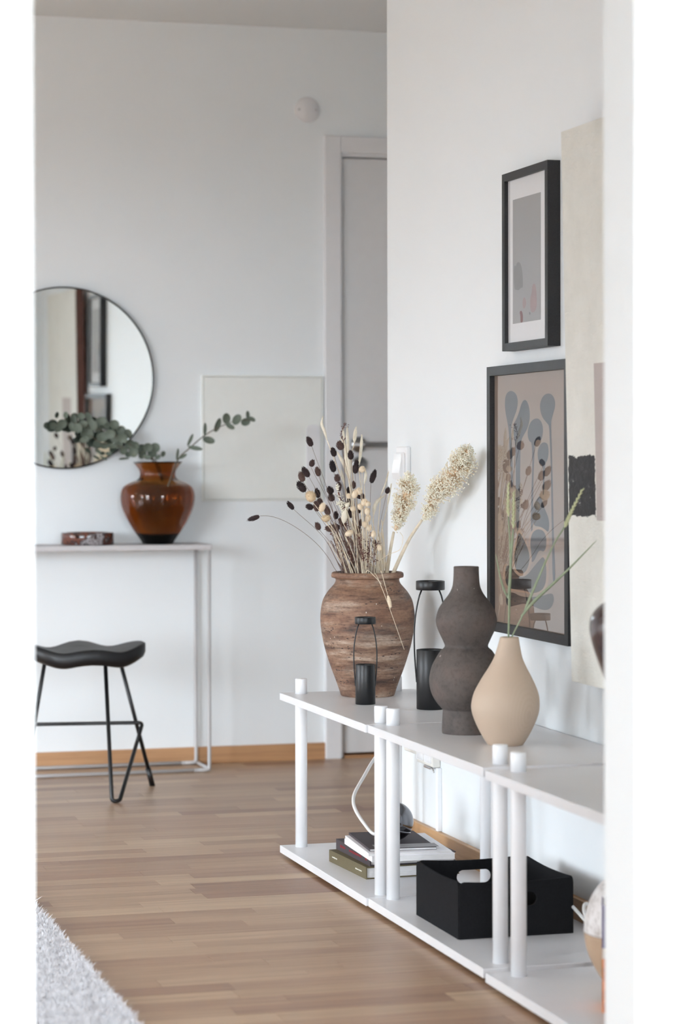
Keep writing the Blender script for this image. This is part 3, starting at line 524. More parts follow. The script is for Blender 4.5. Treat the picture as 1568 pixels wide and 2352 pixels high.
# ================================================================= DATA
PCORD = [[1.857,4.8153,0.088],[1.8584,4.7733,0.0787],[1.8397,4.6955,0.0826],[1.8294,4.6256,0.0778],[1.8245,4.575,0.0706],[1.823,4.5339,0.0494],[1.8047,4.4975,0.0643],[1.7968,4.5101,0.0902],[1.7967,4.531,0.1091],[1.8021,4.5398,0.1203],[1.8142,4.5468,0.1176],[1.8252,4.5436,0.1018],[1.8336,4.5204,0.0758]]
CORD = [[1.694,5.5,0.148],[1.668,5.484,0.136],[1.6408,5.4801,0.1289],[1.635,5.5442,0.1456],[1.6339,5.6069,0.166],[1.639,5.647,0.1834],[1.6581,5.6936,0.1998],[1.6975,5.7551,0.2268],[1.7444,5.8249,0.2589],[1.7734,5.8375,0.2816],[1.892,6.0,0.285]]
STEMS = [["canary","dark brown dried seed head highest at the left of the pot bouquet",[[1.6872,5.8641,0.6738],[1.6763,5.8672,0.7255],[1.6469,5.8678,0.9026],[1.5988,5.8775,1.0471]],[[1.5988,5.8775,1.0471],[1.5883,5.8805,1.0707]],0.0172],["canary","blunt dark seed head below the highest one at the left of the bouquet",[[1.6937,5.8379,0.6751],[1.682,5.8412,0.7266],[1.6468,5.8449,0.875],[1.5889,5.8516,0.9962]],[[1.5889,5.8516,0.9962],[1.5949,5.8499,1.0133]],0.0158],["canary","slanting dark seed head at the far left touching a paler striped one",[[1.6862,5.8309,0.6756],[1.6733,5.8345,0.727],[1.6418,5.8449,0.8608],[1.5844,5.8512,0.9705]],[[1.5844,5.8512,0.9705],[1.5685,5.8557,0.9942]],0.0158],["canary","dark jagged seed head just right of the slanting left pair",[[1.6886,5.8573,0.6742],[1.6798,5.8598,0.7258],[1.659,5.8744,0.8609],[1.6194,5.8842,0.9718]],[[1.6194,5.8842,0.9718],[1.6135,5.8859,0.995]],0.0158],["canary","brown striped seed head tucked under the slanting dark one at left",[[1.7001,5.8542,0.6741],[1.6852,5.8584,0.7258],[1.6476,5.8768,0.8532],[1.5803,5.8943,0.9578]],[[1.5803,5.8943,0.9578],[1.5739,5.8961,0.9829]],0.0165],["canary","black pointed seed head just above the tan fluffy ball at left",[[1.6959,5.8621,0.6738],[1.6816,5.8662,0.7255],[1.6421,5.86,0.84],[1.5803,5.8713,0.9332]],[[1.5803,5.8713,0.9332],[1.5612,5.8767,0.957]],0.0187],["canary","brown seed head lying across the long cream tail left of the middle",[[1.7176,5.881,0.6724],[1.7108,5.8829,0.7243],[1.6909,5.8785,0.8879],[1.6618,5.8885,1.0213]],[[1.6618,5.8885,1.0213],[1.656,5.8902,1.0439]],0.015],["canary","plump dark seed head left of the tallest cream tails",[[1.7213,5.8264,0.6753],[1.7143,5.8283,0.7267],[1.696,5.8284,0.8982],[1.6639,5.8272,1.0384]],[[1.6639,5.8272,1.0384],[1.6546,5.8299,1.0593]],0.0187],["canary","black seed head in front of the cream tails below the door handle",[[1.7084,5.8372,0.6749],[1.7063,5.8378,0.7264],[1.6999,5.8363,0.8844],[1.6882,5.8315,1.0135]],[[1.6882,5.8315,1.0135],[1.6863,5.832,1.0366]],0.0154],["canary","long black seed head below the brown one on the cream stalk",[[1.7124,5.889,0.6721],[1.7063,5.8907,0.724],[1.6919,5.9,0.8655],[1.6668,5.9144,0.9816]],[[1.6668,5.9144,0.9816],[1.6618,5.9159,1.0115]],0.0165],["canary","faded brown seed head directly above a black one in mid bouquet",[[1.7177,5.8745,0.6727],[1.7118,5.8762,0.7246],[1.6965,5.8825,0.8524],[1.6706,5.8931,0.9572]],[[1.6706,5.8931,0.9572],[1.6689,5.8935,0.9769]],0.0154],["canary","black seed head directly under the faded brown one in mid bouquet",[[1.7044,5.8596,0.6738],[1.7,5.8609,0.7254],[1.6897,5.871,0.8398],[1.669,5.8767,0.9336]],[[1.669,5.8767,0.9336],[1.6691,5.8767,0.9575]],0.0154],["canary","black seed head at the upper left corner of the white speckled panicle",[[1.7136,5.8727,0.6729],[1.706,5.8748,0.7247],[1.6897,5.8882,0.8358],[1.6585,5.9013,0.927]],[[1.6585,5.9013,0.927],[1.6485,5.9041,0.9451]],0.018],["canary","black seed head beside the left edge of the white speckled panicle",[[1.7174,5.8795,0.6725],[1.7099,5.8816,0.7243],[1.6942,5.898,0.825],[1.6635,5.9136,0.9077]],[[1.6635,5.9136,0.9077],[1.6566,5.9155,0.9274]],0.0165],["canary","dark seed head just right of the tan fluffy ball",[[1.7147,5.8784,0.6726],[1.7034,5.8816,0.7244],[1.6773,5.9022,0.8298],[1.629,5.9227,0.9165]],[[1.629,5.9227,0.9165],[1.6228,5.9245,0.9404]],0.0158],["canary","small black seed head above the peach fluffy heads in the middle",[[1.7342,5.8735,0.6725],[1.7312,5.8744,0.7244],[1.7208,5.8697,0.843],[1.7071,5.8753,0.9397]],[[1.7071,5.8753,0.9397],[1.7071,5.8753,0.9589]],0.0132],["canary","jagged brown seed head above a small cream ball in the middle",[[1.7301,5.8987,0.6712],[1.7268,5.8996,0.7233],[1.7163,5.8994,0.8322],[1.7028,5.9121,0.9212]],[[1.7028,5.9121,0.9212],[1.7047,5.9116,0.9431]],0.0132],["canary","long dark seed head alone in front of the door at right",[[1.735,5.839,0.6744],[1.7365,5.8386,0.7259],[1.7341,5.8241,0.8519],[1.7354,5.815,0.9545]],[[1.7354,5.815,0.9545],[1.7455,5.8121,0.9869]],0.0165],["canary","small purplish seed head in front of the wall corner",[[1.7501,5.846,0.6737],[1.7544,5.8448,0.7254],[1.7683,5.8534,0.8363],[1.7864,5.8492,0.9274]],[[1.7864,5.8492,0.9274],[1.792,5.8476,0.9435]],0.0121],["canary","brown seed head leaning out left, second lowest on a thin stalk",[[1.6982,5.8827,0.6726],[1.6811,5.8875,0.7245],[1.6379,5.9019,0.8143],[1.5644,5.9267,0.8878]],[[1.5644,5.9267,0.8878],[1.5492,5.9311,0.9067]],0.015],["canary","black seed head pointing left below the tan fluffy ball",[[1.7024,5.8987,0.6717],[1.6909,5.902,0.7237],[1.6642,5.9134,0.8155],[1.6183,5.935,0.8906]],[[1.6183,5.935,0.8906],[1.6001,5.9402,0.8968]],0.0154],["canary","mottled brown seed head between the tan ball and a cream bud",[[1.7082,5.8718,0.6731],[1.6972,5.875,0.7248],[1.6687,5.8864,0.8115],[1.6197,5.9025,0.8825]],[[1.6197,5.9025,0.8825],[1.6154,5.9037,0.9082]],0.0176],["canary","mottled dark seed head above a cream bud at left",[[1.726,5.8841,0.6721],[1.7143,5.8874,0.724],[1.6852,5.9041,0.8195],[1.6344,5.9264,0.8978]],[[1.6344,5.9264,0.8978],[1.6314,5.9272,0.9154]],0.0154],["canary","black seed head right of the cream bud at the left of the bouquet",[[1.703,5.8842,0.6725],[1.6961,5.8862,0.7243],[1.6786,5.8899,0.8062],[1.65,5.9018,0.873]],[[1.65,5.9018,0.873],[1.6415,5.9043,0.8975]],0.0165],["canary","brown seed head left of the big white pod",[[1.7407,5.8883,0.6716],[1.7323,5.8907,0.7236],[1.7089,5.8971,0.7998],[1.6721,5.9153,0.862]],[[1.6721,5.9153,0.862],[1.6721,5.9153,0.8819]],0.0132],["canary","black seed head between the cream ball and the white pod",[[1.7268,5.8738,0.6726],[1.7234,5.8748,0.7245],[1.7152,5.8757,0.8181],[1.7021,5.8822,0.8947]],[[1.7021,5.8822,0.8947],[1.6949,5.8843,0.9153]],0.0154],["canary","dark seed head peeping out behind the peach fluffy heads",[[1.732,5.8492,0.6739],[1.7312,5.8494,0.7255],[1.7316,5.8568,0.827],[1.7283,5.857,0.9103]],[[1.7283,5.857,0.9103],[1.7254,5.8579,0.9277]],0.0132],["canary","dark sideways seed head half hidden behind the peach fluffy heads",[[1.7223,5.8708,0.6729],[1.722,5.8708,0.7247],[1.7227,5.8645,0.8299],[1.7251,5.8643,0.9157]],[[1.7251,5.8643,0.9157],[1.7113,5.8683,0.9241]],0.0099],["canary","tall brown seed head behind a cream stalk in front of the lock",[[1.7161,5.836,0.6749],[1.7146,5.8365,0.7263],[1.7079,5.8326,0.865],[1.6972,5.8272,0.9783]],[[1.6972,5.8272,0.9783],[1.7019,5.8258,1.0131]],0.0165],["canary","dark seed head low at the left, alone before the door casing",[[1.6993,5.8932,0.6721],[1.6904,5.8958,0.724],[1.6701,5.9113,0.7848],[1.6332,5.9303,0.8348]],[[1.6332,5.9303,0.8348],[1.6247,5.9328,0.8538]],0.015],["canary","black seed head lying sideways, left one of the low row of three",[[1.7277,5.8723,0.6727],[1.7184,5.8749,0.7245],[1.6954,5.8746,0.7873],[1.6584,5.8863,0.8384]],[[1.6584,5.8863,0.8384],[1.6375,5.8923,0.8403]],0.0172],["canary","black seed head lying sideways, middle one of the low row of three",[[1.7189,5.8932,0.6717],[1.7131,5.8949,0.7237],[1.7046,5.91,0.7862],[1.6855,5.9261,0.8375]],[[1.6855,5.9261,0.8375],[1.6655,5.9318,0.8451]],0.018],["canary","brown seed head rising at the right end of the low row of three",[[1.7393,5.8804,0.6721],[1.7326,5.8823,0.724],[1.7152,5.8797,0.791],[1.6892,5.8909,0.8454]],[[1.6892,5.8909,0.8454],[1.6743,5.8952,0.8639]],0.0154],["canary","round black seed head seen end on below the middle",[[1.7222,5.8588,0.6735],[1.7215,5.859,0.7252],[1.7206,5.8669,0.7813],[1.7162,5.8692,0.8275]],[[1.7162,5.8692,0.8275],[1.7192,5.8683,0.845]],0.0176],["canary","dark seed head right above the round end-on one",[[1.7363,5.867,0.6728],[1.7349,5.8674,0.7246],[1.7306,5.8685,0.7906],[1.7242,5.8725,0.8446]],[[1.7242,5.8725,0.8446],[1.7257,5.872,0.8622]],0.011],["canary","dark seed head right of the big white pod",[[1.7143,5.8702,0.673],[1.7125,5.8707,0.7248],[1.7113,5.8756,0.803],[1.7067,5.8795,0.867]],[[1.7067,5.8795,0.867],[1.6952,5.8827,0.8878]],0.0176],["canary","dark seed head on a reddish stalk low over the pot mouth",[[1.7355,5.8818,0.672],[1.7317,5.8829,0.724],[1.7213,5.8785,0.7475],[1.7072,5.8865,0.7664]],[[1.7072,5.8865,0.7664],[1.6962,5.8896,0.78]],0.0158],["canary","narrow black seed head low at the right above the pot rim",[[1.7518,5.8818,0.6718],[1.7531,5.8815,0.7237],[1.7578,5.8855,0.7592],[1.7656,5.8915,0.7881]],[[1.7656,5.8915,0.7881],[1.7674,5.891,0.809]],0.0106],["canary","tiny black seed head amid the cream fluffy heads",[[1.7294,5.8947,0.6715],[1.7293,5.8947,0.7234],[1.7277,5.8933,0.8081],[1.7283,5.9012,0.877]],[[1.7283,5.9012,0.877],[1.7303,5.9007,0.8884]],0.0099],["canary","dark seed head on a long arching stalk, leftmost of the whole bouquet",[[1.7268,5.8403,0.6744],[1.6582,5.8391,0.7271],[1.628,5.8269,0.7677],[1.6,5.8349,0.8032],[1.5639,5.8452,0.8345],[1.5239,5.8566,0.8596],[1.4898,5.8664,0.8722],[1.4637,5.8738,0.8734]],[[1.4621,5.8742,0.8726],[1.4341,5.8823,0.8627]],0.013],["bunny","tan fluffy ball head among the dark seed heads at left",[[1.7046,5.8413,0.6748],[1.6915,5.8451,0.7263],[1.6526,5.8376,0.8259],[1.5921,5.8436,0.9069]],[[1.5921,5.8436,0.9069],[1.5822,5.8464,0.9351]],0.0295],["bunny","pale tan fluffy head at left above the sideways black row",[[1.6953,5.8233,0.6759],[1.687,5.8257,0.7272],[1.6613,5.8222,0.7984],[1.6194,5.8197,0.8566]],[[1.6194,5.8197,0.8566],[1.6194,5.8197,0.8769]],0.0248],["bunny","cream bud with a dark neighbour on each side at left",[[1.6828,5.8269,0.6759],[1.6749,5.8292,0.7273],[1.6504,5.8333,0.8121],[1.6085,5.8329,0.8817]],[[1.6085,5.8329,0.8817],[1.617,5.8305,0.9059]],0.0177],["bunny","small round peach head high in front of the lock",[[1.7128,5.8184,0.6759],[1.7129,5.8183,0.7272],[1.7085,5.8026,0.8668],[1.7044,5.7878,0.9805]],[[1.7044,5.7878,0.9805],[1.7044,5.7878,0.9976]],0.0177],["bunny","peach fluffy head, left of the topmost pair in the middle cluster",[[1.703,5.8211,0.6759],[1.7021,5.8214,0.7272],[1.692,5.8021,0.8314],[1.681,5.788,0.9161]],[[1.681,5.788,0.9161],[1.6887,5.7858,0.9381]],0.0177],["bunny","peach fluffy head, right of the topmost pair in the middle cluster",[[1.7166,5.8173,0.6759],[1.7153,5.8176,0.7272],[1.7081,5.7992,0.8366],[1.6998,5.7847,0.9256]],[[1.6998,5.7847,0.9256],[1.6916,5.787,0.944]],0.0165],["bunny","small cream ball capped by a jagged brown seed head",[[1.7187,5.8235,0.6755],[1.7144,5.8247,0.7269],[1.7019,5.8266,0.8304],[1.679,5.8228,0.9152]],[[1.679,5.8228,0.9152],[1.679,5.8227,0.9291]],0.0146],["bunny","cream fluffy head on the right column of the middle cluster, uppermost",[[1.7195,5.8164,0.6759],[1.7194,5.8165,0.7272],[1.7136,5.8026,0.8209],[1.707,5.7889,0.8973]],[[1.707,5.7889,0.8973],[1.7119,5.7875,0.9158]],0.0189],["bunny","cream fluffy head sticking out right at the top of the right column",[[1.7394,5.8199,0.6753],[1.7383,5.8202,0.7267],[1.7255,5.7949,0.8204],[1.7134,5.7817,0.8962]],[[1.7134,5.7817,0.8962],[1.7212,5.7795,0.9101]],0.0141],["bunny","cream fluffy head left of the right column, above the tiny black head",[[1.7209,5.816,0.6759],[1.7195,5.8164,0.7272],[1.7138,5.8096,0.8148],[1.7041,5.7986,0.8865]],[[1.7041,5.7986,0.8865],[1.7009,5.7995,0.905]],0.0165],["bunny","peach oval head second from the top of the right column",[[1.7215,5.8159,0.6759],[1.722,5.8157,0.7272],[1.7177,5.7964,0.8081],[1.7151,5.7803,0.8739]],[[1.7151,5.7803,0.8739],[1.7152,5.7803,0.8948]],0.0165],["bunny","peach oval head third from the top of the right column",[[1.7174,5.8196,0.6757],[1.7187,5.8192,0.7271],[1.7218,5.8195,0.7982],[1.7237,5.8081,0.8567]],[[1.7237,5.8081,0.8567],[1.7269,5.8072,0.8757]],0.0165],["bunny","peach fluffy head low in the right column, beside a black one",[[1.728,5.8227,0.6754],[1.7274,5.8228,0.7268],[1.7259,5.8223,0.7896],[1.7209,5.814,0.8413]],[[1.7209,5.814,0.8413],[1.7192,5.8145,0.8616]],0.0177],["bunny","cream fluffy head at the foot of the right column",[[1.7158,5.8255,0.6754],[1.7179,5.8249,0.7268],[1.7193,5.8107,0.7851],[1.7243,5.7961,0.8326]],[[1.7243,5.7961,0.8326],[1.726,5.7956,0.8517]],0.0141],["bunny","cream fluffy head just right of the white pod",[[1.7334,5.8355,0.6746],[1.7291,5.8368,0.7261],[1.7131,5.8269,0.8117],[1.6904,5.8238,0.8815]],[[1.6904,5.8238,0.8815],[1.6905,5.8238,0.8987]],0.0153],["bunny","round peach head low at the right over the pale stalks",[[1.7264,5.8145,0.6758],[1.7281,5.814,0.7272],[1.7282,5.7987,0.7771],[1.731,5.7824,0.8179]],[[1.731,5.7824,0.8179],[1.7326,5.782,0.836]],0.0153],["bunny","small cream head lowest at the right beside a narrow black one",[[1.7408,5.8303,0.6747],[1.7432,5.8297,0.7262],[1.7446,5.8111,0.7577],[1.752,5.7977,0.7831]],[[1.752,5.7977,0.7831],[1.7521,5.7977,0.8013]],0.0141],["bunny","cream bud hanging on a hooked stalk below the sideways black row",[[1.7083,5.8294,0.6753],[1.7054,5.8302,0.7268],[1.6864,5.8129,0.7808],[1.6631,5.8046,0.8247]],[[1.6631,5.8046,0.8247],[1.6845,5.7985,0.835]],0.0165],["pod","big white teardrop pod in the middle of the bouquet",[[1.7283,5.8399,0.6744],[1.7223,5.8416,0.726],[1.6998,5.8309,0.7959],[1.668,5.8305,0.8528]],[[1.668,5.8305,0.8528],[1.6736,5.8289,0.8931]],0.0184],["pod","little white curled pod above the big white pod",[[1.7219,5.8231,0.6755],[1.7169,5.8245,0.7269],[1.6997,5.8254,0.8191],[1.671,5.8227,0.8946]],[[1.671,5.8227,0.8946],[1.6809,5.8199,0.9069]],0.0118],["tail","long cream bent tail, tallest of the bouquet, in front of the door casing",[[1.7071,5.8723,0.673],[1.7007,5.8741,0.7248],[1.6906,5.8806,0.9188],[1.6605,5.8892,1.0153],[1.6439,5.894,1.0616]],[[1.6439,5.894,1.0616],[1.636,5.8962,1.0882],[1.6304,5.8978,1.1039],[1.6332,5.897,1.1236]],0.0071],["tail","cream tail, leftmost of the tall trio below the handle",[[1.7091,5.8488,0.6743],[1.7062,5.8497,0.7259],[1.6931,5.8476,0.9078],[1.6769,5.8464,1.0564]],[[1.6769,5.8464,1.0564],[1.6736,5.8474,1.0759],[1.671,5.8481,1.0935]],0.0055],["tail","thick cream tail, middle of the tall trio, beside the door handle rose",[[1.7201,5.8574,0.6736],[1.7173,5.8582,0.7253],[1.7054,5.8597,0.8848],[1.6905,5.8621,1.0153]],[[1.6905,5.8621,1.0153],[1.6887,5.8626,1.0584],[1.6878,5.8629,1.0761],[1.6869,5.8631,1.0953]],0.0079],["tail","short cream tail with a blunt tip crossing the door handle rose",[[1.745,5.8696,0.6725],[1.7416,5.8706,0.7244],[1.7076,5.8894,0.9916],[1.713,5.8879,1.0556]],[[1.713,5.8879,1.0556],[1.715,5.8873,1.0763],[1.7177,5.8866,1.097]],0.009],["tail","slender cream tail in front of the door handle lever",[[1.7452,5.8581,0.6732],[1.7425,5.8589,0.7249],[1.732,5.8626,0.8732],[1.7186,5.8672,0.9946]],[[1.7186,5.8672,0.9946],[1.7234,5.8658,1.0309],[1.7257,5.8652,1.0584],[1.7267,5.8649,1.0761]],0.0079],["tail","cream tail slanting down right behind a brown seed head",[[1.7442,5.8837,0.6718],[1.74,5.8849,0.7237],[1.7253,5.8983,0.8556],[1.7061,5.9129,0.9638]],[[1.7061,5.9129,0.9638],[1.6967,5.9156,0.9954],[1.6872,5.9183,1.0153],[1.6768,5.9213,1.0341]],0.009],["tail","cream tail with a brown wisp at its tip, left of the trio",[[1.7194,5.8616,0.6734],[1.7165,5.8624,0.7251],[1.7045,5.8653,0.8674],[1.6894,5.869,0.9838]],[[1.6894,5.869,0.9838],[1.6848,5.8704,1.031],[1.6811,5.8714,1.0546],[1.6716,5.8741,1.0703]],0.0086],["tail","wide cream tail in the thick of the pale cluster, below the trio",[[1.7191,5.8552,0.6738],[1.7166,5.8559,0.7254],[1.7057,5.8564,0.8568],[1.6922,5.8575,0.9643]],[[1.6922,5.8575,0.9643],[1.6904,5.858,1.0035],[1.6886,5.8586,1.0388]],0.011],["tail","narrow cream tail right of the small round peach head",[[1.7401,5.8482,0.6738],[1.739,5.8485,0.7254],[1.7334,5.8471,0.8498],[1.7266,5.846,0.9515]],[[1.7266,5.846,0.9515],[1.7304,5.8449,0.9721],[1.7295,5.8451,0.9887]],0.0071],["tail","pale greenish cream ear kinked over before the wall corner",[[1.7616,5.8746,0.672],[1.7615,5.8747,0.7239],[1.7629,5.8821,0.8046],[1.764,5.8895,0.8708]],[[1.764,5.8895,0.8708],[1.7669,5.8887,0.8925],[1.7746,5.8865,0.9083],[1.7927,5.8814,0.9241]],0.0094],["tail","thin straw blade leaning right to the wall corner",[[1.7585,5.8558,0.6731],[1.7599,5.8554,0.7248],[1.7658,5.855,0.8336],[1.773,5.8542,0.9227]],[[1.773,5.8542,0.9227],[1.7844,5.8509,0.9522],[1.7921,5.8487,0.9836]],0.0043],["tail","thick cream stalk without head standing low in the middle",[[1.7326,5.8782,0.6723],[1.732,5.8784,0.7242],[1.7306,5.885,0.7539],[1.7285,5.8918,0.7782]],[[1.7285,5.8918,0.7782],[1.7191,5.8945,0.8138],[1.7125,5.8964,0.8336],[1.7011,5.8996,0.8632]],0.0102],["tail","thin cream ear at the right with its tip just past the wall corner",[[1.7719,5.8605,0.6726],[1.7738,5.8599,0.7244],[1.7768,5.8672,0.818],[1.793,5.8626,0.8948]],[[1.793,5.8626,0.8948],[1.7978,5.8612,0.9244],[1.8026,5.8598,0.952]],0.0047],["tail","short cream tail tip between the faded brown head and the trio",[[1.7339,5.877,0.6723],[1.7295,5.8783,0.7242],[1.7132,5.8889,0.8467],[1.6923,5.9008,0.9471]],[[1.6923,5.9008,0.9471],[1.6876,5.9021,0.9679],[1.6829,5.9035,0.9857]],0.0047],["speckle","white speckled seed panicle in the middle left of the bouquet",[[1.7205,5.8421,0.6744],[1.7143,5.8439,0.726],[1.687,5.8517,0.8226]],[[1.6763,5.834,0.8669],[1.6669,5.8366,0.9019],[1.6522,5.8408,0.9457]],0.022],["sorghum","short cream sorghum plume in front of the light switch",[[1.7841,5.8552,0.6726],[1.7884,5.854,0.7244],[1.7901,5.8327,0.7781],[1.7936,5.8109,0.8314]],[[1.7978,5.8097,0.8366],[1.8003,5.7882,0.8685],[1.8027,5.7667,0.8985],[1.8035,5.7457,0.9248],[1.8041,5.7247,0.951],[1.8015,5.7047,0.9718]],0.044],["sorghum","tall cream sorghum plume leaning right against the white wall",[[1.7913,5.8636,0.6721],[1.8014,5.8399,0.727],[1.822,5.782,0.8076],[1.8402,5.7248,0.8628]],[[1.8405,5.7143,0.8699],[1.8447,5.6715,0.9034],[1.8521,5.6174,0.9383],[1.8624,5.5625,0.9675],[1.8658,5.5095,0.9946],[1.8641,5.4684,1.0163],[1.8592,5.4386,1.0345]],0.054],["bare","long bare straw hanging down over the front of the pot",[[1.7464,5.814,0.6974],[1.73,5.7666,0.7293],[1.734,5.7499,0.7171],[1.7509,5.7243,0.6587],[1.7841,5.694,0.5449]],None,0],["bunny","small pale bud hanging upside down over the pot shoulder",[[1.7569,5.811,0.6974],[1.7446,5.7625,0.7358],[1.7465,5.7463,0.717],[1.751,5.7243,0.6792]],[[1.751,5.7243,0.6792],[1.7543,5.7098,0.6477]],0.0105],["bare","short straw bent over the rim of the pot",[[1.7152,5.8125,0.698],[1.7113,5.772,0.7369],[1.7251,5.7504,0.7237],[1.7379,5.7332,0.7049]],None,0],["bare","thin curling tendril crossing the tall sorghum stalk",[[1.7451,5.8247,0.6969],[1.7465,5.8139,0.7466],[1.7731,5.796,0.7743],[1.7936,5.7589,0.7895],[1.8009,5.7568,0.8188],[1.7936,5.7589,0.833]],None,0]]
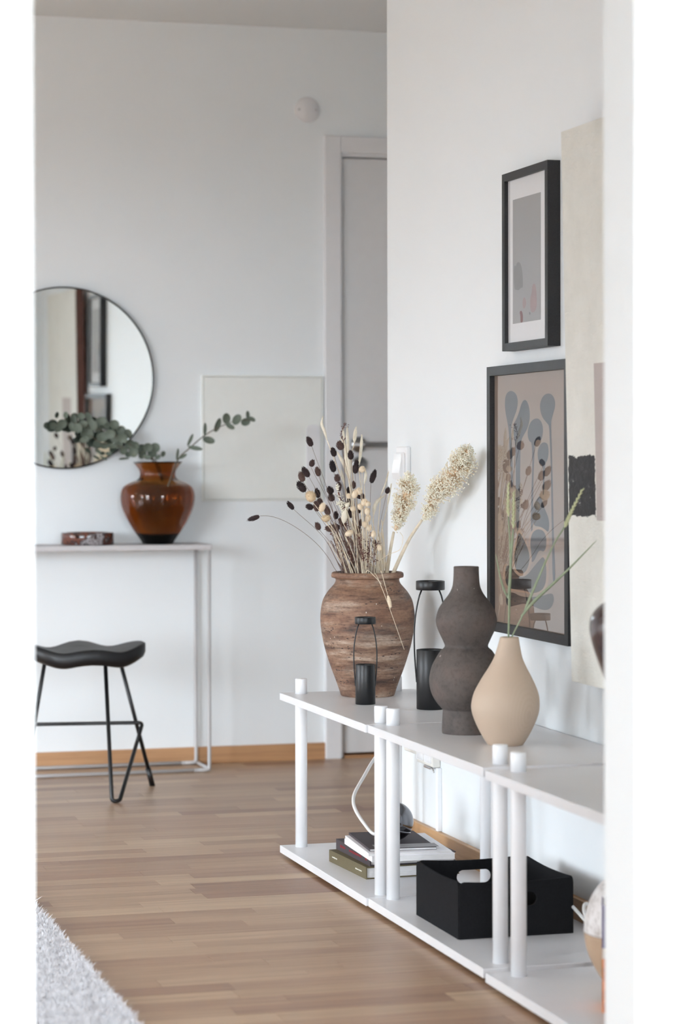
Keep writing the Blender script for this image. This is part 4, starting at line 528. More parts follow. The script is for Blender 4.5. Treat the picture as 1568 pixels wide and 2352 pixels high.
BARE = [[0,[[1.7344,5.8485,0.6739],[1.734,5.8469,0.7256],[1.7217,5.8469,0.7912],[1.7019,5.8508,0.8567]]],[1,[[1.7354,5.8727,0.6725],[1.7362,5.8748,0.7243],[1.7161,5.8853,0.7804],[1.7016,5.8917,0.8367]]],[0,[[1.6985,5.8472,0.6746],[1.6976,5.8437,0.7263],[1.6786,5.8418,0.7613],[1.6526,5.8455,0.7961]]],[0,[[1.7451,5.8329,0.6745],[1.7441,5.8294,0.7262],[1.7276,5.8264,0.7846],[1.7204,5.8246,0.8428]]],[0,[[1.7905,5.87,0.6717],[1.7919,5.8742,0.7235],[1.7889,5.884,0.769],[1.7858,5.8894,0.8148]]],[0,[[1.7632,5.8353,0.6741],[1.7626,5.8329,0.7258],[1.7555,5.8297,0.7641],[1.7526,5.828,0.8022]]],[1,[[1.7028,5.8629,0.6736],[1.7027,5.8621,0.7253],[1.6908,5.8638,0.7737],[1.6721,5.8683,0.822]]],[1,[[1.728,5.886,0.6719],[1.7292,5.8899,0.7237],[1.7192,5.9012,0.7774],[1.7009,5.9106,0.8314]]],[1,[[1.727,5.8311,0.6749],[1.7257,5.8264,0.7266],[1.7076,5.8216,0.7774],[1.6962,5.8198,0.8279]]],[1,[[1.6783,5.8733,0.6735],[1.6783,5.8731,0.7252],[1.6603,5.8776,0.7646],[1.6415,5.8827,0.8039]]],[1,[[1.7227,5.8801,0.6724],[1.7236,5.8828,0.7241],[1.7096,5.8927,0.7753],[1.6938,5.9001,0.8266]]],[1,[[1.7138,5.8653,0.6733],[1.7139,5.8654,0.725],[1.697,5.8704,0.7865],[1.6757,5.8765,0.848]]],[0,[[1.7785,5.8467,0.6732],[1.7786,5.8468,0.7249],[1.7722,5.8487,0.7793],[1.7655,5.8507,0.8337]]],[0,[[1.7544,5.8519,0.6733],[1.7544,5.8517,0.7251],[1.7484,5.8529,0.7791],[1.735,5.8565,0.8331]]],[0,[[1.7582,5.8372,0.6741],[1.7576,5.8349,0.7258],[1.7437,5.8338,0.7619],[1.7296,5.8354,0.798]]],[0,[[1.7669,5.8261,0.6745],[1.7659,5.8225,0.7262],[1.7612,5.8159,0.764],[1.7585,5.8128,0.8015]]],[1,[[1.6868,5.8831,0.6728],[1.6873,5.8847,0.7245],[1.6754,5.8917,0.7875],[1.6562,5.8989,0.8506]]],[0,[[1.6963,5.8476,0.6746],[1.6954,5.8441,0.7263],[1.6776,5.8418,0.7693],[1.6529,5.8451,0.812]]],[0,[[1.7042,5.8668,0.6734],[1.7043,5.8667,0.7251],[1.6905,5.8703,0.758],[1.6711,5.8757,0.7908]]],[1,[[1.6978,5.8594,0.6739],[1.6975,5.8578,0.7256],[1.6766,5.8604,0.7806],[1.6593,5.8637,0.8354]]],[0,[[1.7571,5.8488,0.6735],[1.757,5.8482,0.7252],[1.7433,5.8509,0.7975],[1.7379,5.8518,0.8698]]],[0,[[1.7104,5.8386,0.6748],[1.7092,5.8344,0.7265],[1.6937,5.8298,0.7734],[1.6746,5.8307,0.82]]],[0,[[1.7705,5.8199,0.6748],[1.7693,5.8155,0.7265],[1.7663,5.8068,0.7952],[1.7601,5.8038,0.8636]]],[0,[[1.7169,5.8896,0.6719],[1.7181,5.8936,0.7237],[1.7025,5.9066,0.7914],[1.6898,5.9145,0.8594]]],[1,[[1.7036,5.8803,0.6727],[1.7042,5.8822,0.7244],[1.6823,5.8926,0.7586],[1.6674,5.8989,0.7929]]],[0,[[1.754,5.8807,0.6718],[1.7554,5.8849,0.7235],[1.7532,5.8946,0.7786],[1.7474,5.9008,0.834]]],[0,[[1.7638,5.8236,0.6747],[1.7626,5.8194,0.7264],[1.7527,5.8132,0.796],[1.738,5.8129,0.8653]]],[1,[[1.7381,5.8846,0.6719],[1.7394,5.8886,0.7236],[1.7247,5.9017,0.7824],[1.7151,5.9088,0.8414]]],[1,[[1.725,5.8405,0.6745],[1.7241,5.8373,0.7262],[1.7109,5.834,0.7893],[1.7037,5.8325,0.8521]]],[1,[[1.7164,5.851,0.674],[1.7159,5.849,0.7257],[1.694,5.8508,0.7861],[1.6783,5.8532,0.8462]]],[1,[[1.7067,5.8366,0.675],[1.7054,5.832,0.7267],[1.6902,5.8262,0.7991],[1.6754,5.8254,0.8711]]],[0,[[1.7038,5.8431,0.6747],[1.7028,5.8393,0.7264],[1.6786,5.838,0.7796],[1.6567,5.8402,0.8325]]],[1,[[1.7324,5.86,0.6733],[1.7325,5.86,0.725],[1.7248,5.8623,0.7628],[1.709,5.8669,0.8007]]],[1,[[1.7245,5.8703,0.6729],[1.7249,5.8716,0.7246],[1.7073,5.8794,0.7625],[1.6919,5.8852,0.8004]]],[1,[[1.6861,5.8878,0.6726],[1.6868,5.8901,0.7243],[1.6687,5.9003,0.792],[1.6557,5.9065,0.8599]]],[1,[[1.7015,5.879,0.6728],[1.7021,5.8806,0.7245],[1.678,5.891,0.762],[1.6578,5.8986,0.7996]]],[1,[[1.7069,5.8634,0.6735],[1.7068,5.8629,0.7252],[1.6972,5.8645,0.779],[1.68,5.8689,0.8327]]],[0,[[1.7864,5.8732,0.6716],[1.7879,5.8776,0.7234],[1.7865,5.8877,0.7733],[1.787,5.8924,0.8234]]],[1,[[1.7176,5.8622,0.6734],[1.7176,5.8619,0.7251],[1.701,5.8661,0.7983],[1.6894,5.8692,0.8714]]],[1,[[1.7241,5.8363,0.6747],[1.7231,5.8324,0.7264],[1.7064,5.8286,0.7993],[1.6987,5.8265,0.872]]],[1,[[1.683,5.879,0.6731],[1.6833,5.8798,0.7248],[1.6675,5.8861,0.7851],[1.6471,5.8928,0.8455]]],[0,[[1.7551,5.8462,0.6736],[1.7549,5.8451,0.7253],[1.7397,5.8471,0.7682],[1.7277,5.8494,0.8111]]],[0,[[1.7902,5.852,0.6727],[1.7907,5.8534,0.7244],[1.7814,5.859,0.7913],[1.7793,5.8611,0.8582]]],[0,[[1.7749,5.862,0.6724],[1.7757,5.8642,0.7242],[1.7716,5.8703,0.7595],[1.7616,5.8756,0.7949]]],[0,[[1.7036,5.8886,0.6722],[1.7047,5.8918,0.7239],[1.6905,5.9029,0.7749],[1.6697,5.9123,0.8261]]],[0,[[1.7496,5.8667,0.6726],[1.7502,5.8685,0.7243],[1.7362,5.8766,0.7596],[1.7263,5.8814,0.795]]],[0,[[1.6781,5.8504,0.6747],[1.6771,5.8466,0.7264],[1.6562,5.8443,0.794],[1.6354,5.8461,0.8613]]],[0,[[1.7505,5.8537,0.6733],[1.7505,5.8536,0.725],[1.7343,5.858,0.7717],[1.7265,5.8601,0.8183]]],[0,[[1.7655,5.8523,0.6731],[1.7657,5.8526,0.7248],[1.7596,5.8551,0.7663],[1.7508,5.858,0.8078]]],[1,[[1.6793,5.8481,0.6748],[1.6782,5.844,0.7265],[1.66,5.8404,0.7687],[1.6392,5.8419,0.8105]]],[1,[[1.7126,5.8648,0.6734],[1.7127,5.8647,0.7251],[1.6908,5.8708,0.7669],[1.6694,5.8769,0.8088]]],[0,[[1.7577,5.8612,0.6728],[1.7582,5.8626,0.7245],[1.7449,5.8693,0.7651],[1.7384,5.8727,0.8059]]],[1,[[1.6997,5.8567,0.674],[1.6992,5.8548,0.7257],[1.6734,5.8581,0.7882],[1.6565,5.8609,0.8505]]],[1,[[1.6961,5.8819,0.6727],[1.6967,5.8837,0.7244],[1.6745,5.8941,0.7863],[1.6552,5.9016,0.8482]]],[0,[[1.7292,5.8367,0.6746],[1.7282,5.833,0.7263],[1.7116,5.8298,0.7799],[1.701,5.8288,0.8332]]],[0,[[1.7743,5.845,0.6734],[1.7743,5.8446,0.7251],[1.7763,5.8432,0.7586],[1.773,5.8437,0.7921]]],[0,[[1.7732,5.8298,0.6742],[1.7724,5.827,0.7259],[1.7718,5.8212,0.7801],[1.7645,5.8202,0.8341]]],[0,[[1.6996,5.8704,0.6733],[1.6997,5.8706,0.725],[1.6823,5.8761,0.7736],[1.671,5.8796,0.8221]]],[0,[[1.7772,5.8594,0.6725],[1.7779,5.8614,0.7243],[1.7663,5.8689,0.7759],[1.7587,5.8732,0.8276]]],[0,[[1.7584,5.8212,0.6749],[1.757,5.8164,0.7266],[1.7522,5.8074,0.7793],[1.749,5.8032,0.8317]]],[1,[[1.7209,5.8531,0.6738],[1.7205,5.8516,0.7256],[1.7122,5.8507,0.786],[1.6985,5.853,0.8463]]],[0,[[1.6835,5.8498,0.6747],[1.6825,5.8461,0.7264],[1.6584,5.8451,0.7679],[1.6318,5.8487,0.8092]]],[0,[[1.7714,5.8417,0.6736],[1.7712,5.8407,0.7253],[1.77,5.8388,0.7862],[1.7608,5.8403,0.8471]]],[0,[[1.7386,5.8437,0.6741],[1.7381,5.8416,0.7258],[1.7225,5.8413,0.7837],[1.7153,5.8411,0.8415]]],[1,[[1.6978,5.8966,0.6719],[1.6991,5.9008,0.7236],[1.6818,5.9147,0.7613],[1.6673,5.9234,0.7992]]],[0,[[1.7414,5.8855,0.6717],[1.7427,5.8898,0.7235],[1.7366,5.9011,0.7886],[1.7238,5.9094,0.8541]]],[0,[[1.7562,5.8558,0.6731],[1.7565,5.8563,0.7248],[1.7444,5.8607,0.7593],[1.7286,5.8658,0.7938]]],[1,[[1.6922,5.8868,0.6725],[1.693,5.8892,0.7242],[1.6727,5.9002,0.7663],[1.6553,5.9078,0.8086]]],[1,[[1.682,5.8722,0.6735],[1.6821,5.8719,0.7252],[1.6631,5.8767,0.7592],[1.6476,5.8808,0.7931]]],[0,[[1.7575,5.8621,0.6727],[1.7581,5.8636,0.7245],[1.7507,5.8689,0.7562],[1.7462,5.8718,0.788]]],[0,[[1.7291,5.8394,0.6745],[1.7282,5.8361,0.7262],[1.715,5.8328,0.7827],[1.7078,5.8314,0.839]]],[0,[[1.7782,5.8718,0.6719],[1.7795,5.8757,0.7236],[1.7826,5.8832,0.7756],[1.7762,5.8893,0.8279]]],[1,[[1.7174,5.8383,0.6747],[1.7163,5.8343,0.7264],[1.6998,5.8305,0.7937],[1.6914,5.8287,0.8607]]],[1,[[1.7158,5.8884,0.672],[1.717,5.8921,0.7237],[1.7007,5.9048,0.786],[1.6848,5.9134,0.8485]]],[1,[[1.7211,5.8527,0.6739],[1.7207,5.8511,0.7256],[1.7049,5.8523,0.7766],[1.6933,5.8539,0.8275]]],[0,[[1.7845,5.8528,0.6728],[1.7849,5.854,0.7245],[1.7841,5.8569,0.7923],[1.7766,5.8604,0.8603]]],[1,[[1.6998,5.8626,0.6737],[1.6996,5.8616,0.7254],[1.6877,5.8629,0.7871],[1.6683,5.8674,0.8488]]],[0,[[1.7539,5.8242,0.6748],[1.7526,5.8197,0.7265],[1.749,5.811,0.7629],[1.7432,5.8078,0.7991]]],[0,[[1.7676,5.8183,0.6749],[1.7662,5.8135,0.7266],[1.7558,5.8061,0.7799],[1.7487,5.8029,0.8328]]],[0,[[1.7923,5.8719,0.6716],[1.7937,5.8764,0.7233],[1.7859,5.8885,0.7614],[1.7809,5.8948,0.7997]]],[0,[[1.6983,5.8806,0.6727],[1.6989,5.8824,0.7245],[1.6824,5.8909,0.7911],[1.6615,5.8987,0.8579]]],[0,[[1.7498,5.8578,0.6731],[1.75,5.8583,0.7248],[1.7366,5.8632,0.7656],[1.7309,5.8653,0.8064]]],[0,[[1.7729,5.8571,0.6727],[1.7734,5.8584,0.7245],[1.7612,5.8649,0.7878],[1.7519,5.8691,0.8512]]],[1,[[1.7025,5.8805,0.6727],[1.7031,5.8824,0.7244],[1.6804,5.893,0.7869],[1.6645,5.8996,0.8496]]],[1,[[1.7305,5.8428,0.6742],[1.7298,5.8402,0.7259],[1.7129,5.8392,0.7745],[1.705,5.8386,0.8229]]],[0,[[1.7247,5.8708,0.6728],[1.7252,5.8721,0.7245],[1.7059,5.8806,0.7782],[1.6866,5.8877,0.832]]],[1,[[1.7189,5.8762,0.6726],[1.7196,5.8781,0.7244],[1.6956,5.8892,0.7871],[1.6792,5.896,0.85]]],[1,[[1.729,5.8454,0.6741],[1.7284,5.843,0.7258],[1.7186,5.8408,0.7705],[1.7024,5.8429,0.8151]]],[1,[[1.7028,5.863,0.6736],[1.7027,5.8622,0.7253],[1.6839,5.866,0.7971],[1.6704,5.869,0.8688]]],[0,[[1.7598,5.8333,0.6742],[1.759,5.8305,0.726],[1.7537,5.8259,0.7679],[1.7412,5.8264,0.8097]]],[1,[[1.7063,5.8496,0.6743],[1.7056,5.8469,0.726],[1.6888,5.8459,0.7646],[1.6763,5.8466,0.803]]],[0,[[1.7704,5.8314,0.6742],[1.7697,5.8288,0.7259],[1.7651,5.8243,0.7781],[1.7627,5.8221,0.8302]]]]
WISP = [["dark wispy sprig with tiny seeds at the very top of the bouquet",[[1.691,5.8505,0.6745],[1.684,5.8442,0.7264],[1.6698,5.8358,1.0582]],[[1.6698,5.8358,1.0582],[1.6642,5.8374,1.0778],[1.6689,5.836,1.0934],[1.6765,5.8339,1.1041]],26],["dark wispy sprig of tiny purple seeds low at the left over the rim",[[1.6922,5.8546,0.6743],[1.6856,5.8499,0.7262],[1.6717,5.8441,0.7573]],[[1.6717,5.8441,0.7573],[1.6605,5.8473,0.7925],[1.653,5.8494,0.812],[1.6464,5.8513,0.8296]],60],["reddish wispy sprig of tiny seeds low in the middle",[[1.7237,5.8331,0.6749],[1.7203,5.8225,0.7269],[1.7147,5.8068,0.7582]],[[1.7147,5.8068,0.7582],[1.7091,5.8084,0.7816],[1.7054,5.8094,0.8011],[1.7026,5.8102,0.8186]],80],["reddish wispy sprig of tiny seeds low right of the middle",[[1.734,5.834,0.6747],[1.7321,5.8246,0.7266],[1.7299,5.8102,0.7384]],[[1.7299,5.8102,0.7384],[1.729,5.8104,0.7735],[1.73,5.8101,0.8008],[1.7309,5.8098,0.8242]],90],["dark wispy sprig with a forked tip low at the right of the bouquet",[[1.7405,5.8294,0.6748],[1.7392,5.8186,0.7268],[1.7386,5.802,0.7503]],[[1.7386,5.802,0.7503],[1.7406,5.8015,0.7795],[1.7443,5.8004,0.799],[1.7537,5.7977,0.8038]],30],["dark wispy sprig in the heart of the brown stalks",[[1.7081,5.8505,0.6742],[1.7036,5.8454,0.7261],[1.6944,5.8384,0.7494]],[[1.6944,5.8384,0.7494],[1.6851,5.841,0.7885],[1.6795,5.8426,0.8276],[1.6758,5.8437,0.8511]],80]]
E1 = [[1.2898,7.7734,1.1576,0.008,0.0112],[1.2749,7.7703,1.1292,0.0174,0.0166],[1.2515,7.8021,1.1242,0.0134,0.012],[1.2668,7.7958,1.1133,0.0161,0.0107],[1.3199,7.8034,1.1433,0.0107,0.0201],[1.311,7.775,1.1185,0.0107,0.0161],[1.3433,7.7964,1.1541,0.012,0.012],[1.3647,7.7932,1.1541,0.012,0.0134],[1.3463,7.7822,1.1268,0.0161,0.0134],[1.3804,7.7744,1.1241,0.0134,0.0174],[1.4059,7.7786,1.1377,0.0187,0.0147],[1.3638,7.8043,1.0973,0.0214,0.0187],[1.3968,7.8046,1.1136,0.0161,0.0147],[1.4201,7.7816,1.1242,0.0161,0.0147],[1.3546,7.7992,1.0782,0.0161,0.0107],[1.4476,7.7671,1.1268,0.0161,0.0161],[1.4091,7.7822,1.0863,0.0187,0.0161],[1.4351,7.7742,1.0971,0.0187,0.0161],[1.3962,7.8021,1.0647,0.0147,0.012],[1.4722,7.7812,1.108,0.0161,0.0161],[1.4536,7.7849,1.0836,0.0161,0.0161],[1.4721,7.7521,1.0833,0.0174,0.0161],[1.4924,7.7717,1.0971,0.0147,0.0161],[1.4172,7.7964,1.0592,0.0161,0.0107],[1.4412,7.7775,1.0564,0.0187,0.0094],[1.4664,7.7944,1.0619,0.0161,0.0134],[1.4981,7.773,1.0645,0.0161,0.0161],[1.5131,7.751,1.059,0.0134,0.0134],[1.3928,7.7681,1.0415,0.0134,0.0059],[1.4348,7.8028,1.032,0.0107,0.0067],[1.4788,7.7729,1.0428,0.0134,0.0134],[1.5094,7.7605,1.0373,0.0161,0.0161],[1.543,7.7907,1.0455,0.0174,0.0187],[1.5514,7.7358,1.0535,0.0161,0.0147],[1.579,7.7495,1.0508,0.0161,0.0174],[1.5337,7.7437,1.0291,0.0161,0.0134],[1.572,7.7695,1.0318,0.0161,0.0134],[1.6085,7.7718,1.0318,0.0102,0.0094],[1.5845,7.7362,1.0209,0.0107,0.0067],[1.4905,7.7623,1.0292,0.0134,0.0094],[1.4173,7.7977,1.0185,0.0134,0.0037],[1.4789,7.7737,1.017,0.0187,0.0037],[1.5461,7.7231,1.0209,0.0134,0.008],[1.3277,7.7693,1.1158,0.0147,0.0161],[1.3706,7.7804,1.1377,0.0107,0.0134]]
ST1 = [[1.6015,7.752,0.9447],[1.5763,7.75,1.0046],[1.5296,7.765,1.0373],[1.4692,7.78,1.0863],[1.3964,7.787,1.1134],[1.3285,7.79,1.1323],[1.2496,7.79,1.124]]
ST2 = [[1.6097,7.765,0.9446],[1.5876,7.765,1.0046],[1.5444,7.77,1.0291],[1.4801,7.78,1.0537],[1.4151,7.785,1.0646],[1.3717,7.787,1.0917]]
E2 = [[1.6613,7.5908,1.0762,0.0053,0.0214,15],[1.6209,7.6066,1.0308,0.0053,0.0187,5],[1.6713,7.5622,1.0493,0.024,0.0069,5],[1.6313,7.5661,1.0228,0.0149,0.0053,-35],[1.6981,7.5476,1.1105,0.0064,0.0203,20],[1.7144,7.5596,1.0749,0.0203,0.0117,8],[1.742,7.5605,1.1241,0.0117,0.0235,15],[1.7679,7.5422,1.1452,0.0133,0.0187,-10],[1.7787,7.5303,1.1184,0.016,0.0085,25],[1.8009,7.5316,1.1398,0.0139,0.0192,20],[1.8285,7.5322,1.1335,0.016,0.0128,-10],[1.8352,7.5325,1.1548,0.008,0.0144,10],[1.8502,7.5313,1.1426,0.0133,0.0075,20]]
ST3 = [[1.5926,7.6152,0.9266],[1.6236,7.6064,1.0121],[1.6528,7.5773,1.0468],[1.6939,7.5655,1.084],[1.7298,7.5553,1.108],[1.7632,7.5458,1.1239],[1.8017,7.5348,1.1372],[1.8556,7.5194,1.1397]]
WHEAT = [["green wheat stalk standing upright in the beige vase, left one",[[1.7227,4.7704,0.6243],[1.7227,4.7704,0.6422],[1.7237,4.7701,0.6829],[1.7244,4.7699,0.7187],[1.7266,4.7693,0.7805],[1.7259,4.7695,0.8456],[1.7236,4.7702,0.8944]],[[1.7232,4.7703,0.8961],[1.7226,4.7705,0.927],[1.7237,4.7701,0.9628]],0.0075],["green wheat stalk standing upright in the beige vase, right one of the upright pair",[[1.7294,4.7841,0.6232],[1.7288,4.7843,0.6411],[1.73,4.784,0.6819],[1.7316,4.7835,0.7472],[1.7341,4.7828,0.8288],[1.7381,4.7816,0.8679]],[[1.7381,4.7816,0.8712],[1.739,4.7814,0.9104],[1.7393,4.7813,0.9446]],0.0081],["green wheat stalk leaning right across the dark picture frame",[[1.7271,4.7692,0.6243],[1.7295,4.7685,0.6422],[1.7486,4.7617,0.6829],[1.7608,4.7429,0.7228],[1.7805,4.7124,0.7936],[1.7956,4.6886,0.8427],[1.8089,4.6675,0.8753]],[[1.8089,4.6675,0.8753],[1.819,4.6515,0.9092],[1.8331,4.6287,0.9526]],0.009]]
BLADES = [[0,[[1.7199,4.7608,0.7242],[1.7231,4.7599,0.7648],[1.7255,4.7592,0.8135],[1.7303,4.7579,0.8589]],0.0072],[0,[[1.7212,4.7657,0.7239],[1.7115,4.7684,0.745],[1.7037,4.7706,0.7759],[1.696,4.7729,0.8166]],0.0046],[2,[[1.7486,4.7617,0.6862],[1.7673,4.7328,0.72],[1.7944,4.6904,0.759],[1.8188,4.6515,0.7957],[1.852,4.5977,0.8498]],0.0072],[2,[[1.7531,4.7548,0.6995],[1.763,4.7395,0.7359],[1.7783,4.7158,0.7886],[1.7826,4.709,0.8066]],0.0036]]
PRINT = [[0,[[5.2502,1.1726],[5.2241,1.1699],[5.2026,1.1604],[5.1958,1.1455],[5.2027,1.1278],[5.2244,1.109],[5.2401,1.0928],[5.2437,1.0809],[5.2377,1.0511],[5.2335,1.0213],[5.2311,0.9916],[5.2304,0.9469],[5.2443,0.9468],[5.2459,0.9915],[5.2492,1.0213],[5.2543,1.0512],[5.2577,1.0811],[5.2681,1.1022],[5.2812,1.1264],[5.2846,1.1474],[5.2766,1.1653]]],[0,[[5.1514,1.1509],[5.1304,1.1425],[5.118,1.1233],[5.1189,1.1029],[5.1349,1.0827],[5.1603,1.0683],[5.1757,1.0566],[5.18,1.036],[5.182,0.9918],[5.184,0.9328],[5.1912,0.8499],[5.2084,0.8494],[5.2097,0.9324],[5.212,0.9916],[5.2118,1.0361],[5.2177,1.0569],[5.2272,1.0778],[5.2245,1.0956],[5.2028,1.1086],[5.1856,1.1246],[5.1727,1.142]]],[0,[[5.07,1.1065],[5.048,1.1004],[5.0342,1.0872],[5.0359,1.0671],[5.0482,1.0551],[5.0645,1.0593],[5.081,1.056],[5.0876,1.0444],[5.0911,1.0067],[5.0963,0.9631],[5.1002,0.8468],[5.1135,0.8464],[5.1097,0.9338],[5.1062,0.963],[5.1019,1.0067],[5.1058,1.0532],[5.1183,1.0533],[5.1308,1.0636],[5.1324,1.0797],[5.1181,1.0956],[5.0973,1.104]]],[0,[[4.9968,1.1604],[4.9714,1.1546],[4.958,1.1401],[4.9612,1.126],[4.9755,1.1092],[4.9836,1.098],[4.9836,1.0781],[4.9761,0.9927],[4.9717,0.9075],[4.9688,0.8507],[4.9575,0.7434],[4.9773,0.7424],[4.98,0.8504],[4.9829,0.9072],[4.9856,0.9926],[4.9933,1.0639],[4.9956,1.0882],[5.0116,1.0955],[5.0398,1.1074],[5.0544,1.1279],[5.0494,1.145],[5.0274,1.1575]]],[0,[[5.0255,1.0527],[5.0038,1.0483],[4.9982,1.0325],[5.0039,1.0154],[5.0176,1.0068],[5.0241,0.9925],[5.0285,0.935],[5.0366,0.9349],[5.0339,0.9924],[5.0403,1.0016],[5.0607,1.0067],[5.0696,1.0241],[5.0646,1.0385],[5.0466,1.05]]],[1,[[5.2904,0.7727],[5.2608,0.7723],[5.2267,0.7549],[5.1786,0.7435],[5.1312,0.7542],[5.0937,0.7743],[5.0476,0.7961],[5.0204,0.8071],[5.0024,0.7914],[4.9981,0.7653],[5.0045,0.7354],[5.0344,0.7174],[5.0941,0.7075],[5.1408,0.7117],[5.2075,0.7115],[5.266,0.7118],[5.2957,0.7241],[5.3005,0.7516]]],[2,[[5.2742,0.7696],[5.2478,0.7692],[5.2175,0.7542],[5.1746,0.7444],[5.1323,0.7537],[5.0989,0.7712],[5.0576,0.7903],[5.0332,0.7999],[5.0171,0.7863],[5.0131,0.7635],[5.0189,0.7375],[5.0457,0.7217],[5.0992,0.7131],[5.1409,0.7167],[5.2004,0.7165],[5.2525,0.7168],[5.2788,0.7274],[5.2831,0.7512]]],[2,[[5.2745,0.7067],[5.2264,0.7092],[5.1834,0.7027],[5.1242,0.703],[5.0417,0.7104],[4.9774,0.7225],[4.9656,0.7089],[4.9775,0.6912],[5.0095,0.6807],[5.0581,0.6807],[5.1076,0.6864],[5.1579,0.6879],[5.2092,0.6805],[5.2615,0.673],[5.279,0.6854]]],[1,[[5.0752,0.8639],[5.0222,0.8622],[4.9962,0.8469],[4.9963,0.8213],[5.0172,0.8078],[5.0435,0.8116],[5.0648,0.806],[5.0862,0.7889],[5.1078,0.7783],[5.1241,0.7809],[5.1186,0.804],[5.1293,0.8232],[5.1183,0.8497]]],[3,[[5.0488,0.9347],[5.0286,0.9092],[5.0005,0.8869],[4.9942,0.8699],[5.0007,0.8526],[5.0248,0.8605],[5.0573,0.8654],[5.0901,0.8645],[5.1066,0.8844],[5.094,0.9108],[5.0734,0.9257]]],[3,[[5.0737,0.8591],[5.0329,0.8574],[5.0128,0.8437],[5.0129,0.8208],[5.0291,0.8087],[5.0493,0.8123],[5.0657,0.8074],[5.0822,0.7922],[5.0988,0.7829],[5.1113,0.7853],[5.107,0.8058],[5.1153,0.823],[5.1068,0.8466]]],[1,[[5.1908,0.8566],[5.1636,0.8441],[5.1313,0.8253],[5.1047,0.8031],[5.1048,0.7801],[5.1317,0.7559],[5.1695,0.7475],[5.2079,0.7524],[5.2299,0.7682],[5.232,0.7916],[5.213,0.8225],[5.2019,0.8429]]],[2,[[5.1869,0.8501],[5.1657,0.8389],[5.1404,0.8221],[5.1195,0.8024],[5.1196,0.782],[5.1407,0.7606],[5.1703,0.7534],[5.2002,0.7579],[5.2174,0.772],[5.219,0.7927],[5.2042,0.8199],[5.1956,0.838]]]]
UPPER = [[0,[[5.2012,1.4498],[5.195,1.4578],[5.1877,1.453],[5.1827,1.461],[5.1705,1.4633],[5.1553,1.4568],[5.1463,1.4415],[5.1416,1.4181],[5.1417,1.4014],[5.1556,1.4034],[5.1708,1.3975],[5.1892,1.4014],[5.1965,1.4013],[5.2026,1.4224]]],[1,[[5.0689,1.4078],[5.0584,1.3999],[5.0544,1.379],[5.0527,1.3583],[5.0604,1.3464],[5.0751,1.3421],[5.0899,1.3435],[5.0958,1.3568],[5.0939,1.3774],[5.0837,1.3892],[5.0819,1.4035]]],[1,[[5.1345,1.3821],[5.1225,1.373],[5.1214,1.3625],[5.1317,1.3537],[5.1437,1.3576],[5.1454,1.3723]]],[2,[[5.1528,1.3524],[5.142,1.3428],[5.142,1.3261],[5.1499,1.3234],[5.159,1.3249],[5.1577,1.3395],[5.165,1.3483]]],[3,[[5.0988,1.3455],[5.0929,1.3421],[5.0959,1.337],[5.1012,1.3425]]]]
UPR = [[5.2085,1.607],[5.0271,1.6064],[5.0284,1.324],[5.2099,1.3238]]

euc('eucalyptus_branch', 'bushy eucalyptus branch leaning left from the amber vase before the mirror', [ST1, ST2], [l+[random.uniform(-25, 25)] for l in E1], (VX, VY, TZ+.05))
euc('eucalyptus_sprig', 'sparse eucalyptus sprig leaning right from the amber vase', [ST3], E2, (VX+.01, VY, TZ+.05))

# stool
t = thing('stool', 'black stool with a saddle seat on bent rod legs before the console', 'stool', (1.25, 7.25, 0))
sx, sy, RXs, RYs = 1.260, 7.235, .179, .135
q = MB(); n = 56; rings = [.0, .25, .5, .72, .88, .97, 1.0]
def sadd(u, v):
    return .448+.019*abs(u)**2.2-.004+.013*math.exp(-(u/.36)**2)*(.35+.65*max(0, v+.3))-.010*math.exp(-((abs(u)-.52)/.25)**2)
vs = []; fs = []
for k, rr in enumerate(rings):
    for i in range(n):
        a = 2*math.pi*i/n; u = rr*math.copysign(abs(math.cos(a))**.82, math.cos(a)); v = rr*math.copysign(abs(math.sin(a))**.82, math.sin(a))
        vs.append((sx+u*RXs, sy+v*RYs, sadd(u, v)-(.004 if rr == 1 else 0)))
low = [(1.0, -.028), (.97, -.040), (.88, -.047), (.6, -.052), (.0, -.052)]
for rr, dz in low:
    for i in range(n):
        a = 2*math.pi*i/n; u = rr*math.copysign(abs(math.cos(a))**.82, math.cos(a)); v = rr*math.copysign(abs(math.sin(a))**.82, math.sin(a))
        vs.append((sx+u*RXs, sy+v*RYs, (sadd(u, v) if rr > .85 else .452)+dz if rr > .85 else .452+dz))
nr = len(rings)+len(low)
for k in range(nr-1):
    for i in range(n):
        j = (i+1) % n; fs.append((k*n+i, k*n+j, (k+1)*n+j, (k+1)*n+i))
q.add(vs, fs, 0, True).build('seat', M['blackgloss'], t)
At, Bt, Ct = (1.143, 7.28, .405), (1.304, 7.15, .405), (1.375, 7.30, .405)
Bb = (1.3174, 7.041, .007); Cb = (1.494, 7.383, 0); Ab = (1.098, 7.42, 0)
Fc = (1.445, 7.290, .208); Fa = (1.06, 7.345, .208)
def lerp(a, b, k): return tuple(a[i]+(b[i]-a[i])*k for i in range(3))
B1, B2 = (1.3035, 7.043, .0065), (1.3265, 7.043, .0065)
MB().tube(fillet([Bt, B1, B2, lerp(B2, Fc, .75)], .03, 7), .0062, 12).build('leg', M['black'], t)
MB().tube([Ct, Cb[:2]+(.002,)], .0062, 12).tube([lerp(Ct, Cb, .86), lerp(Ct, Cb, 1.0)], [.0085, .0085], 12).build('leg', M['black'], t)
MB().tube([At, Ab[:2]+(.002,)], .0062, 12).tube([lerp(At, Ab, .86), lerp(At, Ab, 1.0)], [.0085, .0085], 12).build('leg', M['black'], t)
MB().tube(fillet([lerp(B2, Fc, .74), Fc, Fa], .016, 6), .0058, 12).build('footrest', M['black'], t)

